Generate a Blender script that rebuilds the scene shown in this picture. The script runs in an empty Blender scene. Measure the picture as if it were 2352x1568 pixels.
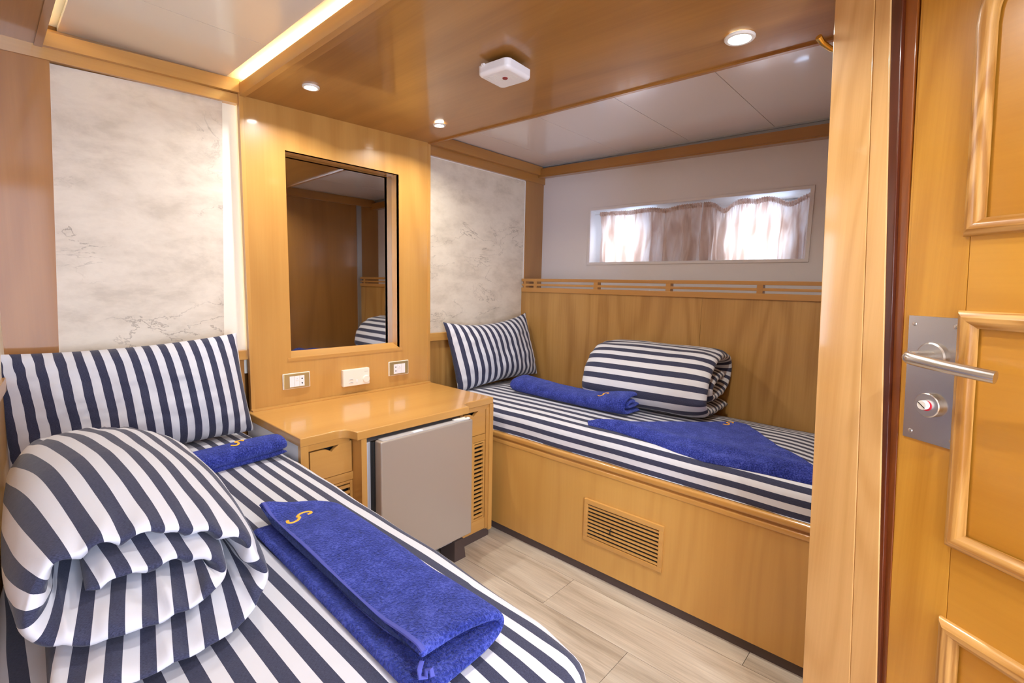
import bpy, bmesh, math, random
from mathutils import Vector, Matrix, noise
from mathutils.bvhtree import BVHTree

random.seed(7)
SC = bpy.context.scene
COL = SC.collection

# ------------------------------------------------------------------ camera
cam_d = bpy.data.cameras.new('camera')
cam = bpy.data.objects.new('camera', cam_d)
COL.objects.link(cam)
cam_d.sensor_width = 36.0
cam_d.lens = 1117.98 / 2352 * 36.0
cam_d.clip_start = 0.02
_r = Vector((0.67293009, -0.73939403, 0.02148419))
_u = Vector((0.07093219, 0.09341204, 0.99309759))
_f = Vector((0.73629731, 0.66676132, -0.11530662))
m = Matrix.Identity(4)
for i in range(3):
    m[i][0], m[i][1], m[i][2] = _r[i], _u[i], -_f[i]
m.translation = Vector((-0.10918, -2.06486, 1.28))
cam.matrix_world = m
SC.camera = cam

# ------------------------------------------------------------------ world, light, exposure
SC.view_settings.view_transform = 'Standard'
SC.view_settings.look = 'None'
SC.view_settings.exposure = 0.12
SC.view_settings.gamma = 1.0
SC.view_settings.use_curve_mapping = False
W = bpy.data.worlds.new('world')
SC.world = W
W.use_nodes = True
wn = W.node_tree.nodes['Background']
wn.inputs['Color'].default_value = (0.62, 0.75, 1.0, 1)
wn.inputs['Strength'].default_value = 7.0


def area_light(name, loc, rot, sx, sy, power, color=(1, 1, 1), shape='RECTANGLE', spread=180):
    d = bpy.data.lights.new(name, 'AREA')
    d.shape = shape
    d.size = sx
    d.size_y = sy
    d.energy = power
    d.color = color
    d.spread = math.radians(spread)
    o = bpy.data.objects.new(name, d)
    o.location = loc
    o.rotation_euler = rot
    COL.objects.link(o)
    return o


# cool fill lamp added behind the camera, standing in for assumed passage daylight
area_light('added_passage_fill', (-0.02, -3.3, 1.25), (math.radians(90), 0, math.radians(0)), 0.70, 1.5, 36, (0.74, 0.82, 1.0))
# low sun on the hull side, reaching the cabin through the two portholes only
sd = bpy.data.lights.new('sun', 'SUN')
sd.energy = 19
sd.angle = math.radians(50)
sd.color = (0.93, 0.96, 1.0)
so = bpy.data.objects.new('sun', sd)
so.rotation_euler = Vector((-0.94, 0.10, -0.32)).to_track_quat('-Z', 'Y').to_euler()
COL.objects.link(so)
LAMP = 5.0          # watts of each ceiling downlight
COVE = 44.0         # emission of the led strips

# ------------------------------------------------------------------ materials


def mat(name):
    mt = bpy.data.materials.new(name)
    mt.use_nodes = True
    nt = mt.node_tree
    return mt, nt, nt.nodes['Principled BSDF']


def N(nt, t, **kw):
    n = nt.nodes.new(t)
    for k, v in kw.items():
        if k == 'inp':
            for a, b in v.items():
                n.inputs[a].default_value = b
        else:
            setattr(n, k, v)
    return n


def ramp(nt, stops):
    r = nt.nodes.new('ShaderNodeValToRGB')
    els = r.color_ramp.elements
    while len(els) < len(stops):
        els.new(0.5)
    for e, (p, c) in zip(els, stops):
        e.position = p
        e.color = (c[0], c[1], c[2], 1)
    return r


def plain(name, col, rough=0.5, metal=0.0, coat=0.0, emit=None, estr=0.0, spec=0.5):
    mt, nt, b = mat(name)
    b.inputs['Base Color'].default_value = (*col, 1)
    b.inputs['Roughness'].default_value = rough
    b.inputs['Metallic'].default_value = metal
    b.inputs['Coat Weight'].default_value = coat
    b.inputs['Coat Roughness'].default_value = 0.06
    b.inputs['Specular IOR Level'].default_value = spec
    if emit:
        b.inputs['Emission Color'].default_value = (*emit, 1)
        b.inputs['Emission Strength'].default_value = estr
    return mt


_wood = {}


def wood(axis='Z', light=(0.60, 0.29, 0.075), dark=(0.40, 0.165, 0.034), gloss=0.55, bands=11.0, scale=1.0,
         rough=0.32, contrast=0.55, bump=0.04):
    key = (axis, light, dark, gloss, bands, scale, rough, contrast)
    if key in _wood:
        return _wood[key]
    mt, nt, b = mat('wood_%d' % len(_wood))
    L = nt.links
    tc = N(nt, 'ShaderNodeTexCoord')
    oi = N(nt, 'ShaderNodeObjectInfo')
    mul = N(nt, 'ShaderNodeMath', operation='MULTIPLY')
    mul.inputs[1].default_value = 37.0
    L.new(oi.outputs['Random'], mul.inputs[0])
    add = N(nt, 'ShaderNodeVectorMath', operation='ADD')
    L.new(tc.outputs['Object'], add.inputs[0])
    L.new(mul.outputs[0], add.inputs[1])

    def mapped(across, along):
        mp = N(nt, 'ShaderNodeMapping')
        s = [across * scale] * 3
        s['XYZ'.index(axis)] = along * scale
        mp.inputs['Scale'].default_value = s
        L.new(add.outputs[0], mp.inputs['Vector'])
        return mp
    m1 = mapped(3.2, 0.45)
    n1 = N(nt, 'ShaderNodeTexNoise', inp={'Scale': 1.0, 'Detail': 1.5, 'Roughness': 0.45, 'Distortion': 0.25})
    L.new(m1.outputs[0], n1.inputs['Vector'])
    k = N(nt, 'ShaderNodeMath', operation='MULTIPLY')
    k.inputs[1].default_value = bands * 6.283
    L.new(n1.outputs['Fac'], k.inputs[0])
    sn = N(nt, 'ShaderNodeMath', operation='SINE')
    L.new(k.outputs[0], sn.inputs[0])
    mr = N(nt, 'ShaderNodeMapRange', inp={'From Min': -1.0, 'From Max': 1.0, 'To Min': 0.0, 'To Max': 1.0})
    L.new(sn.outputs[0], mr.inputs[0])
    pw = N(nt, 'ShaderNodeMath', operation='POWER')
    pw.inputs[1].default_value = 1.8
    L.new(mr.outputs[0], pw.inputs[0])
    m2 = mapped(95.0, 2.2)
    n2 = N(nt, 'ShaderNodeTexNoise', inp={'Scale': 1.0, 'Detail': 4.0, 'Roughness': 0.65})
    L.new(m2.outputs[0], n2.inputs['Vector'])
    m3 = mapped(2.0, 0.7)
    n3 = N(nt, 'ShaderNodeTexNoise', inp={'Scale': 1.0, 'Detail': 2.0})
    L.new(m3.outputs[0], n3.inputs['Vector'])
    f1 = N(nt, 'ShaderNodeMath', operation='MULTIPLY')
    f1.inputs[1].default_value = contrast * 0.5
    L.new(pw.outputs[0], f1.inputs[0])
    f2 = N(nt, 'ShaderNodeMath', operation='MULTIPLY_ADD')
    f2.inputs[1].default_value = contrast * 0.9
    L.new(n2.outputs['Fac'], f2.inputs[0])
    L.new(f1.outputs[0], f2.inputs[2])
    f3 = N(nt, 'ShaderNodeMath', operation='MULTIPLY_ADD')
    f3.inputs[1].default_value = 0.75
    L.new(n3.outputs['Fac'], f3.inputs[0])
    L.new(f2.outputs[0], f3.inputs[2])
    f4 = N(nt, 'ShaderNodeMath', operation='SUBTRACT')
    f4.inputs[1].default_value = 0.28
    L.new(f3.outputs[0], f4.inputs[0])
    mx = N(nt, 'ShaderNodeMix', data_type='RGBA')
    mx.inputs[6].default_value = (*light, 1)
    mx.inputs[7].default_value = (*dark, 1)
    L.new(f4.outputs[0], mx.inputs[0])
    L.new(mx.outputs[2], b.inputs['Base Color'])
    b.inputs['Roughness'].default_value = rough
    b.inputs['Coat Weight'].default_value = gloss
    b.inputs['Coat Roughness'].default_value = 0.09
    bp = N(nt, 'ShaderNodeBump', inp={'Strength': bump, 'Distance': 0.002})
    L.new(n2.outputs['Fac'], bp.inputs['Height'])
    L.new(bp.outputs[0], b.inputs['Normal'])
    _wood[key] = mt
    return mt


PANEL_L, PANEL_D = (0.62, 0.335, 0.090), (0.44, 0.205, 0.045)
WZ = wood('Z', PANEL_L, PANEL_D)
WX = wood('X', PANEL_L, PANEL_D)
WY = wood('Y', PANEL_L, PANEL_D)
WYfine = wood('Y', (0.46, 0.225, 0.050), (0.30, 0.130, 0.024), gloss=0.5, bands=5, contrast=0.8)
WYrail = wood('Y', (0.52, 0.265, 0.075), (0.36, 0.160, 0.038), gloss=0.3, bands=6)
WZdark = wood('Z', (0.42, 0.200, 0.052), (0.27, 0.115, 0.027), gloss=0.6, bands=6)
WXdark = wood('X', (0.46, 0.215, 0.050), (0.30, 0.122, 0.026), gloss=0.5, bands=6)
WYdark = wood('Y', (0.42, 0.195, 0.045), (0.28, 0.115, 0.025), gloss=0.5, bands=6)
WBED = wood('Z', (0.62, 0.345, 0.088), (0.46, 0.222, 0.048), gloss=0.3, bands=12, rough=0.4, contrast=0.45)
WWAIN = wood('Z', (0.52, 0.295, 0.090), (0.33, 0.160, 0.038), gloss=0.25, bands=9, rough=0.42, contrast=0.85, scale=1.25)
WTOP = wood('X', (0.64, 0.345, 0.095), (0.48, 0.225, 0.048), gloss=0.55, bands=6, contrast=0.5)
WJAMB = wood('Z', (0.78, 0.485, 0.200), (0.60, 0.330, 0.105), gloss=0.5, bands=14, contrast=0.75, scale=1.5)
WDOOR = wood('Z', (0.66, 0.340, 0.048), (0.45, 0.195, 0.016), gloss=0.5, bands=14, contrast=0.7, scale=1.5)
WDOORX = wood('X', (0.62, 0.310, 0.042), (0.44, 0.190, 0.017), gloss=0.5, bands=8, contrast=0.5)
WDOORP = wood('X', (0.56, 0.265, 0.030), (0.42, 0.175, 0.014), gloss=0.5, bands=5, contrast=0.6)
WMOULD = wood('Z', (0.74, 0.430, 0.130), (0.33, 0.140, 0.022), gloss=0.5, bands=26, contrast=0.95, scale=2.2)
WMOULDX = wood('X', (0.74, 0.430, 0.130), (0.33, 0.140, 0.022), gloss=0.5, bands=26, contrast=0.95, scale=2.2)
WMAHOG = wood('Z', (0.16, 0.030, 0.006), (0.05, 0.008, 0.002), gloss=0.8, bands=6, contrast=0.7)
WMAHOGL = wood('Z', (0.36, 0.110, 0.016), (0.14, 0.030, 0.004), gloss=0.6, bands=6, contrast=0.8)
WHITE = plain('white_paint', (0.74, 0.73, 0.78), 0.45)
CREAM = plain('cream_paint', (0.82, 0.79, 0.70), 0.5)
CEIL = plain('ceiling_laminate', (0.78, 0.745, 0.76), 0.20, coat=0.6)
CEIL_WARM = plain('ceiling_laminate_covelit', (0.80, 0.735, 0.62), 0.22, coat=0.5)  # same laminate as CEIL, with the yellow cove light put into its colour
ALU = plain('aluminium', (0.42, 0.44, 0.47), 0.4, 0.6)
DARK = plain('dark_gap', (0.015, 0.012, 0.010), 0.8)
KICK = plain('skirting_brown', (0.075, 0.050, 0.045), 0.5)
LEDM = plain('led_emitter', (1, 0.9, 0.6), 0.5, emit=(1.0, 0.84, 0.36), estr=COVE)
LEDV = plain('led_emitter_soft', (1, 0.9, 0.6), 0.5, emit=(1.0, 0.90, 0.58), estr=COVE * 0.15)
LENS = plain('lamp_lens', (1, 1, 1), 0.4, emit=(1.0, 0.96, 0.88), estr=14)
LENSW = plain('lamp_lens_warm', (1, 1, 1), 0.4, emit=(1.0, 0.97, 0.72), estr=20)
RING = plain('lamp_ring', (0.78, 0.76, 0.72), 0.35)
STEEL = plain('brushed_steel', (0.62, 0.60, 0.58), 0.27, 1.0)
STEELD = plain('steel_plate', (0.58, 0.55, 0.54), 0.24, 1.0)
BRASS = plain('brass', (0.80, 0.55, 0.16), 0.25, 1.0)
GOLD = plain('gold_plate', (0.55, 0.43, 0.20), 0.38, 0.7)
PLASTIC = plain('white_plastic', (0.84, 0.83, 0.85), 0.35)
IVORY = plain('ivory_plastic', (0.84, 0.77, 0.66), 0.4)
GREYPL = plain('grey_plastic', (0.35, 0.33, 0.30), 0.5)
RED = plain('red_plastic', (0.25, 0.006, 0.006), 0.35)
REDI = plain('red_indicator', (0.55, 0.005, 0.03), 0.4)
FRIDGE = plain('fridge_beige', (0.42, 0.360, 0.305), 0.33, 0.3, coat=0.3)
GASKET = plain('fridge_grey', (0.50, 0.50, 0.52), 0.4, 0.2)
BLACK = plain('black', (0.01, 0.01, 0.01), 0.5)
ORANGE = plain('orange_thread', (0.88, 0.42, 0.02), 0.6)
MIRROR = plain('mirror_glass', (0.66, 0.655, 0.64), 0.02, 1.0)
HULL = plain('hull_white', (0.78, 0.79, 0.82), 0.5)
EDGE = plain('white_bead', (0.85, 0.82, 0.80), 0.5)
SKIRT = plain('white_laminate', (0.72, 0.73, 0.76), 0.4)


def marble(name, c1, c2, c3):
    mt, nt, b = mat(name)
    L = nt.links
    tc = N(nt, 'ShaderNodeTexCoord')
    n1 = N(nt, 'ShaderNodeTexNoise', inp={'Scale': 8.0, 'Detail': 9.0, 'Roughness': 0.66, 'Distortion': 0.15})
    mp = N(nt, 'ShaderNodeMapping')
    mp.inputs['Scale'].default_value = (0.75, 1.0, 1.5)
    mp.inputs['Rotation'].default_value = (0, 0.12, 0)
    L.new(tc.outputs['Object'], mp.inputs['Vector'])
    L.new(mp.outputs[0], n1.inputs['Vector'])
    r1 = ramp(nt, [(0.34, c3), (0.47, c2), (0.60, c1), (0.75, c2)])
    L.new(n1.outputs['Fac'], r1.inputs['Fac'])
    n2 = N(nt, 'ShaderNodeTexNoise', inp={'Scale': 4.2, 'Detail': 6.0, 'Roughness': 0.6, 'Distortion': 0.5})
    L.new(mp.outputs[0], n2.inputs['Vector'])
    r2 = ramp(nt, [(0.0, (1, 1, 1)), (0.492, (1, 1, 1)), (0.5, (0.52, 0.49, 0.47)), (0.508, (1, 1, 1))])
    L.new(n2.outputs['Fac'], r2.inputs['Fac'])
    n3 = N(nt, 'ShaderNodeTexNoise', inp={'Scale': 2.4, 'Detail': 2.0})
    L.new(tc.outputs['Object'], n3.inputs['Vector'])
    r3 = ramp(nt, [(0.50, (0, 0, 0)), (0.62, (1, 1, 1))])
    L.new(n3.outputs['Fac'], r3.inputs['Fac'])
    mx0 = N(nt, 'ShaderNodeMix', data_type='RGBA', blend_type='MULTIPLY')
    L.new(r3.outputs[0], mx0.inputs[0])
    L.new(r1.outputs[0], mx0.inputs[6])
    L.new(r2.outputs[0], mx0.inputs[7])
    L.new(mx0.outputs[2], b.inputs['Base Color'])
    b.inputs['Roughness'].default_value = 0.5
    return mt


MARBLE = marble('marble_paper', (0.735, 0.655, 0.545), (0.67, 0.590, 0.485), (0.57, 0.495, 0.40))


def floor_mat():
    mt, nt, b = mat('vinyl_oak')
    L = nt.links
    tc = N(nt, 'ShaderNodeTexCoord')
    oi = N(nt, 'ShaderNodeObjectInfo')
    mul = N(nt, 'ShaderNodeMath', operation='MULTIPLY')
    mul.inputs[1].default_value = 23.0
    L.new(oi.outputs['Random'], mul.inputs[0])
    add = N(nt, 'ShaderNodeVectorMath', operation='ADD')
    L.new(tc.outputs['Object'], add.inputs[0])
    L.new(mul.outputs[0], add.inputs[1])
    mp = N(nt, 'ShaderNodeMapping')
    mp.inputs['Scale'].default_value = (14, 1.6, 1)
    L.new(add.outputs[0], mp.inputs['Vector'])
    n1 = N(nt, 'ShaderNodeTexNoise', inp={'Scale': 1.0, 'Detail': 6.0, 'Roughness': 0.6, 'Distortion': 0.4})
    L.new(mp.outputs[0], n1.inputs['Vector'])
    r1 = ramp(nt, [(0.30, (0.34, 0.275, 0.205)), (0.48, (0.485, 0.41, 0.325)), (0.70, (0.57, 0.505, 0.415))])
    L.new(n1.outputs['Fac'], r1.inputs['Fac'])
    mp2 = N(nt, 'ShaderNodeMapping')
    mp2.inputs['Scale'].default_value = (160, 5, 1)
    L.new(add.outputs[0], mp2.inputs['Vector'])
    n2 = N(nt, 'ShaderNodeTexNoise', inp={'Scale': 1.0, 'Detail': 3.0})
    L.new(mp2.outputs[0], n2.inputs['Vector'])
    mx = N(nt, 'ShaderNodeMix', data_type='RGBA', blend_type='OVERLAY')
    mx.inputs[0].default_value = 0.30
    L.new(r1.outputs[0], mx.inputs[6])
    L.new(n2.outputs['Fac'], mx.inputs[7])
    hv = N(nt, 'ShaderNodeHueSaturation')
    ma = N(nt, 'ShaderNodeMapRange', inp={'To Min': 0.88, 'To Max': 1.1})
    L.new(oi.outputs['Random'], ma.inputs[0])
    L.new(ma.outputs[0], hv.inputs['Value'])
    L.new(mx.outputs[2], hv.inputs['Color'])
    L.new(hv.outputs[0], b.inputs['Base Color'])
    b.inputs['Roughness'].default_value = 0.42
    return mt


FLOORM = floor_mat()


def stripes(name, period=0.0436, phase=0.0, duty=0.5, dark=(0.020, 0.022, 0.046), light=(0.60, 0.605, 0.66)):
    mt, nt, b = mat(name)
    L = nt.links
    uv = N(nt, 'ShaderNodeUVMap', uv_map='cloth')
    sp = N(nt, 'ShaderNodeSeparateXYZ')
    L.new(uv.outputs[0], sp.inputs[0])
    a = N(nt, 'ShaderNodeMath', operation='MULTIPLY_ADD')
    a.inputs[1].default_value = 1.0 / period
    a.inputs[2].default_value = phase
    L.new(sp.outputs['X'], a.inputs[0])
    fr = N(nt, 'ShaderNodeMath', operation='FRACT')
    L.new(a.outputs[0], fr.inputs[0])
    th = N(nt, 'ShaderNodeMath', operation='LESS_THAN')
    th.inputs[1].default_value = duty
    L.new(fr.outputs[0], th.inputs[0])
    # woven flecks on the dark yarn
    mp = N(nt, 'ShaderNodeMapping')
    mp.inputs['Scale'].default_value = (260, 1500, 1)
    L.new(uv.outputs[0], mp.inputs['Vector'])
    n1 = N(nt, 'ShaderNodeTexNoise', inp={'Scale': 1.0, 'Detail': 2.0})
    L.new(mp.outputs[0], n1.inputs['Vector'])
    dk = ramp(nt, [(0.3, dark), (0.75, tuple(c * 2.3 + 0.012 for c in dark))])
    L.new(n1.outputs['Fac'], dk.inputs['Fac'])
    mx = N(nt, 'ShaderNodeMix', data_type='RGBA')
    mx.inputs[6].default_value = (*light, 1)
    L.new(dk.outputs[0], mx.inputs[7])
    L.new(th.outputs[0], mx.inputs[0])
    L.new(mx.outputs[2], b.inputs['Base Color'])
    b.inputs['Roughness'].default_value = 0.85
    b.inputs['Specular IOR Level'].default_value = 0.2
    b.inputs['Sheen Weight'].default_value = 0.15
    tc = N(nt, 'ShaderNodeTexCoord')
    n2 = N(nt, 'ShaderNodeTexNoise', inp={'Scale': 26.0, 'Detail': 3.0})
    L.new(tc.outputs['Object'], n2.inputs['Vector'])
    bp = N(nt, 'ShaderNodeBump', inp={'Strength': 0.22, 'Distance': 0.006})
    L.new(n2.outputs['Fac'], bp.inputs['Height'])
    L.new(bp.outputs[0], b.inputs['Normal'])
    return mt


STR_BED = stripes('striped_cotton', phase=0.66)
STR_BED2 = stripes('striped_cotton_bed', phase=0.1)
STR_PIL = stripes('striped_pillowcase', phase=0.25)
STR_DUV = stripes('striped_duvet', phase=0.0, period=0.0455)


def terry():
    mt, nt, b = mat('blue_terry')
    L = nt.links
    tc = N(nt, 'ShaderNodeTexCoord')
    n1 = N(nt, 'ShaderNodeTexNoise', inp={'Scale': 210.0, 'Detail': 3.0, 'Roughness': 0.65})
    L.new(tc.outputs['Object'], n1.inputs['Vector'])
    n2 = N(nt, 'ShaderNodeTexNoise', inp={'Scale': 28.0, 'Detail': 4.0})
    L.new(tc.outputs['Object'], n2.inputs['Vector'])
    ad = N(nt, 'ShaderNodeMath', operation='MULTIPLY_ADD')
    ad.inputs[1].default_value = 0.5
    L.new(n2.outputs['Fac'], ad.inputs[0])
    L.new(n1.outputs['Fac'], ad.inputs[2])
    r = ramp(nt, [(0.52, (0.004, 0.009, 0.085)), (0.74, (0.020, 0.033, 0.250)), (0.95, (0.075, 0.098, 0.480))])  # pile highlights and the shade in its hollows are put into the colour
    L.new(ad.outputs[0], r.inputs['Fac'])
    L.new(r.outputs[0], b.inputs['Base Color'])
    b.inputs['Roughness'].default_value = 0.95
    b.inputs['Specular IOR Level'].default_value = 0.1
    b.inputs['Sheen Weight'].default_value = 0.5
    b.inputs['Sheen Roughness'].default_value = 0.5
    b.inputs['Sheen Tint'].default_value = (0.3, 0.38, 1.0, 1)
    bp = N(nt, 'ShaderNodeBump', inp={'Strength': 1.0, 'Distance': 0.007})
    L.new(n1.outputs['Fac'], bp.inputs['Height'])
    L.new(bp.outputs[0], b.inputs['Normal'])
    return mt


TERRY = terry()
HEM = plain('blue_hem', (0.060, 0.072, 0.36), 0.8)


def curtain_mat():
    mt, nt, b = mat('curtain_cloth')
    L = nt.links
    out = nt.nodes['Material Output']
    tr = N(nt, 'ShaderNodeBsdfTranslucent')
    uv = N(nt, 'ShaderNodeUVMap', uv_map='cloth')
    mp = N(nt, 'ShaderNodeMapping')
    mp.inputs['Scale'].default_value = (17, 1.6, 1)
    L.new(uv.outputs[0], mp.inputs['Vector'])
    n1 = N(nt, 'ShaderNodeTexNoise', inp={'Scale': 1.0, 'Detail': 2.0, 'Distortion': 0.5})
    L.new(mp.outputs[0], n1.inputs['Vector'])
    r1 = ramp(nt, [(0.38, (0.58, 0.42, 0.36)), (0.50, (0.80, 0.68, 0.62)), (0.62, (0.93, 0.87, 0.86))])
    L.new(n1.outputs['Fac'], r1.inputs['Fac'])
    L.new(r1.outputs[0], tr.inputs['Color'])
    df = N(nt, 'ShaderNodeBsdfDiffuse')
    df.inputs['Color'].default_value = (0.80, 0.65, 0.57, 1)
    mx = N(nt, 'ShaderNodeMixShader')
    mx.inputs[0].default_value = 0.55
    L.new(df.outputs[0], mx.inputs[1])
    L.new(tr.outputs[0], mx.inputs[2])
    L.new(mx.outputs[0], out.inputs['Surface'])
    return mt


CURT = curtain_mat()


def glass_mat():
    mt, nt, b = mat('window_glass')
    L = nt.links
    out = nt.nodes['Material Output']
    tr = N(nt, 'ShaderNodeBsdfTransparent')
    tr.inputs['Color'].default_value = (0.94, 0.97, 1.0, 1)
    gl = N(nt, 'ShaderNodeBsdfGlossy')
    gl.inputs['Roughness'].default_value = 0.02
    fr = N(nt, 'ShaderNodeFresnel', inp={'IOR': 1.45})
    mx = N(nt, 'ShaderNodeMixShader')
    L.new(fr.outputs[0], mx.inputs[0])
    L.new(tr.outputs[0], mx.inputs[1])
    L.new(gl.outputs[0], mx.inputs[2])
    L.new(mx.outputs[0], out.inputs['Surface'])
    return mt


GLASS = glass_mat()

# ------------------------------------------------------------------ object helpers


def link(o, parent=None):
    COL.objects.link(o)
    if parent is not None:
        o.parent = parent
    return o


def tag(o, label=None, cat=None, group=None, kind=None):
    if label:
        o['label'] = label
    if cat:
        o['category'] = cat
    if group:
        o['group'] = group
    if kind:
        o['kind'] = kind
    return o


def thing(name, label, cat, loc=(0, 0, 0), group=None):
    o = bpy.data.objects.new(name, None)
    o.empty_display_size = 0.05
    o.location = loc
    link(o)
    return tag(o, label, cat, group)


class MB:
    """collects solids in world coordinates (or local ones when a frame is set)"""

    def __init__(self, frame=None):
        self.bm = bmesh.new()
        self.uv = None

    def _add(self, verts, faces):
        vs = [self.bm.verts.new(v) for v in verts]
        fs = []
        for f in faces:
            try:
                fs.append(self.bm.faces.new([vs[i] for i in f]))
            except ValueError:
                pass
        return vs, fs

    def box(self, x0, x1, y0, y1, z0, z1, bev=0.0, seg=2):
        v = [(x, y, z) for x in (x0, x1) for y in (y0, y1) for z in (z0, z1)]
        f = [(0, 1, 3, 2), (4, 6, 7, 5), (0, 4, 5, 1), (2, 3, 7, 6), (0, 2, 6, 4), (1, 5, 7, 3)]
        vs, fs = self._add(v, f)
        bmesh.ops.recalc_face_normals(self.bm, faces=fs)
        if bev > 0:
            ed = list({e for f_ in fs for e in f_.edges})
            bmesh.ops.bevel(self.bm, geom=ed, offset=bev, segments=seg, profile=0.5, affect='EDGES')
        return self

    def hexa(self, pts, bev=0.0):
        """pts: four points of one face then the four matching points of the opposite face"""
        f = [(0, 1, 2, 3), (7, 6, 5, 4), (0, 4, 5, 1), (1, 5, 6, 2), (2, 6, 7, 3), (3, 7, 4, 0)]
        vs, fs = self._add(pts, f)
        bmesh.ops.recalc_face_normals(self.bm, faces=fs)
        if bev > 0:
            ed = list({e for f_ in fs for e in f_.edges})
            bmesh.ops.bevel(self.bm, geom=ed, offset=bev, segments=2, profile=0.5, affect='EDGES')
        return self

    def prism(self, poly, lo, hi, axis='z', bev=0.0, seg=2):
        """poly: 2-D outline; axis: direction of the extrusion"""
        def P(a, b, c):
            return {'z': (a, b, c), 'y': (a, c, b), 'x': (c, a, b)}[axis]
        n = len(poly)
        v = [P(a, b, lo) for a, b in poly] + [P(a, b, hi) for a, b in poly]
        f = [tuple(range(n)), tuple(range(2 * n - 1, n - 1, -1))]
        f += [(i, (i + 1) % n, n + (i + 1) % n, n + i) for i in range(n)]
        vs, fs = self._add(v, f)
        bmesh.ops.recalc_face_normals(self.bm, faces=fs)
        if bev > 0:
            ed = [e for e in {e for f_ in fs[:2] for e in f_.edges}]
            bmesh.ops.bevel(self.bm, geom=ed, offset=bev, segments=seg, profile=0.5, affect='EDGES')
        return self

    def tube(self, pts, rad, n=12, flat=1.0, up=Vector((0, 0, 1)), cap=True):
        pts = [Vector(p) for p in pts]
        rs = rad if isinstance(rad, (list, tuple)) else [rad] * len(pts)
        rings = []
        side = None
        for i, p in enumerate(pts):
            t = (pts[min(i + 1, len(pts) - 1)] - pts[max(i - 1, 0)]).normalized()
            if side is None or abs(t.dot(up)) < 0.99:
                s = t.cross(up)
                if s.length < 1e-5:
                    s = t.cross(Vector((1, 0, 0)))
                s.normalize()
                if side is not None and s.dot(side) < 0:
                    s = -s
                side = s
            w = side.cross(t).normalized()
            rings.append([self.bm.verts.new(p + side * (math.cos(2 * math.pi * k / n) * rs[i]) + w * (math.sin(2 * math.pi * k / n) * rs[i] * flat)) for k in range(n)])
        fs = []
        for a, b in zip(rings, rings[1:]):
            for k in range(n):
                fs.append(self.bm.faces.new((a[k], a[(k + 1) % n], b[(k + 1) % n], b[k])))
        if cap:
            fs.append(self.bm.faces.new(rings[0]))
            fs.append(self.bm.faces.new(rings[-1][::-1]))
        bmesh.ops.recalc_face_normals(self.bm, faces=fs)
        return self

    def lathe(self, prof, c, ax, n=32):
        """prof: list of (radius, height along ax)"""
        ax = Vector(ax).normalized()
        s = ax.orthogonal().normalized()
        w = ax.cross(s)
        c = Vector(c)
        rings = []
        for r, h in prof:
            if r < 1e-6:
                rings.append([self.bm.verts.new(c + ax * h)])
            else:
                rings.append([self.bm.verts.new(c + ax * h + s * (math.cos(2 * math.pi * k / n) * r) + w * (math.sin(2 * math.pi * k / n) * r)) for k in range(n)])
        fs = []
        for a, b in zip(rings, rings[1:]):
            for k in range(n):
                q = [a[k % len(a)], a[(k + 1) % len(a)], b[(k + 1) % len(b)], b[k % len(b)]]
                q2 = []
                for v in q:
                    if v not in q2:
                        q2.append(v)
                if len(q2) > 2:
                    fs.append(self.bm.faces.new(q2))
        if len(rings[0]) > 2:
            fs.append(self.bm.faces.new(rings[0]))
        if len(rings[-1]) > 2:
            fs.append(self.bm.faces.new(rings[-1][::-1]))
        bmesh.ops.recalc_face_normals(self.bm, faces=fs)
        return self

    def build(self, name, m_, parent=None, smooth=False, off=None, angle=35):
        me = bpy.data.meshes.new(name)
        if off is None and parent is not None:
            p, off = parent, Vector((0, 0, 0))
            while p is not None:
                off = off + p.location
                p = p.parent
        if off is not None:
            bmesh.ops.translate(self.bm, verts=self.bm.verts, vec=-Vector(off))
        self.bm.to_mesh(me)
        self.bm.free()
        me.materials.append(m_)
        if smooth:
            me.polygons.foreach_set('use_smooth', [True] * len(me.polygons))
            if angle < 180:
                me.set_sharp_from_angle(angle=math.radians(angle))
        o = bpy.data.objects.new(name, me)
        if smooth and angle < 180:
            wm = o.modifiers.new('weighted_normal', 'WEIGHTED_NORMAL')
            wm.keep_sharp = True
        return link(o, parent)


def box(name, m_, parent, x0, x1, y0, y1, z0, z1, bev=0.0015):
    return MB().box(x0, x1, y0, y1, z0, z1, bev).build(name, m_, parent, smooth=bev > 0)


def structure(name, label=None):
    o = bpy.data.objects.new(name, None)
    o.empty_display_size = 0.05
    link(o)
    o['kind'] = 'structure'
    if label:
        o['label'] = label
    return o


FZ = 0.065      # floor level
XR, XW, XB = 2.474, 2.285, 1.558
YF = -1.87      # foot wall
ZC = 2.04

# ================================================================== SETTING
# ---- floor
fl = structure('floor', 'pale grey oak vinyl plank floor between the two beds')
MB().box(-0.7, 2.75, -3.4, 0.15, FZ - 0.05, FZ - 0.006).build('subfloor', DARK, fl)
xs = [0.02 + 0.21 * i for i in range(-2, 12)]
for i, x0 in enumerate(xs):
    x0 = 1.49 + 0.21 * (i - 9)
    x1 = x0 + 0.21
    off = {9: -1.66, 8: -0.995}.get(i, -0.3 - 0.53 * ((i * 7) % 5) / 2)
    ys = sorted({max(-3.4, min(0.12, off + 1.25 * k)) for k in range(-4, 4)})
    for y0, y1 in zip(ys, ys[1:]):
        if y1 - y0 > 0.02:
            MB().box(x0 + 0.0008, x1 - 0.0008, y0 + 0.0008, y1 - 0.0008, FZ - 0.008, FZ, 0).build('plank', FLOORM, fl, off=(0, 0, 0))

def sofz(x, y):
    t = (x - 0.613) / 0.9
    return (1.967 + 0.0125 * min(-y, 1.9)) * (1 - t) + (1.990 - 0.0152 * min(-y, 1.9)) * t


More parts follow.
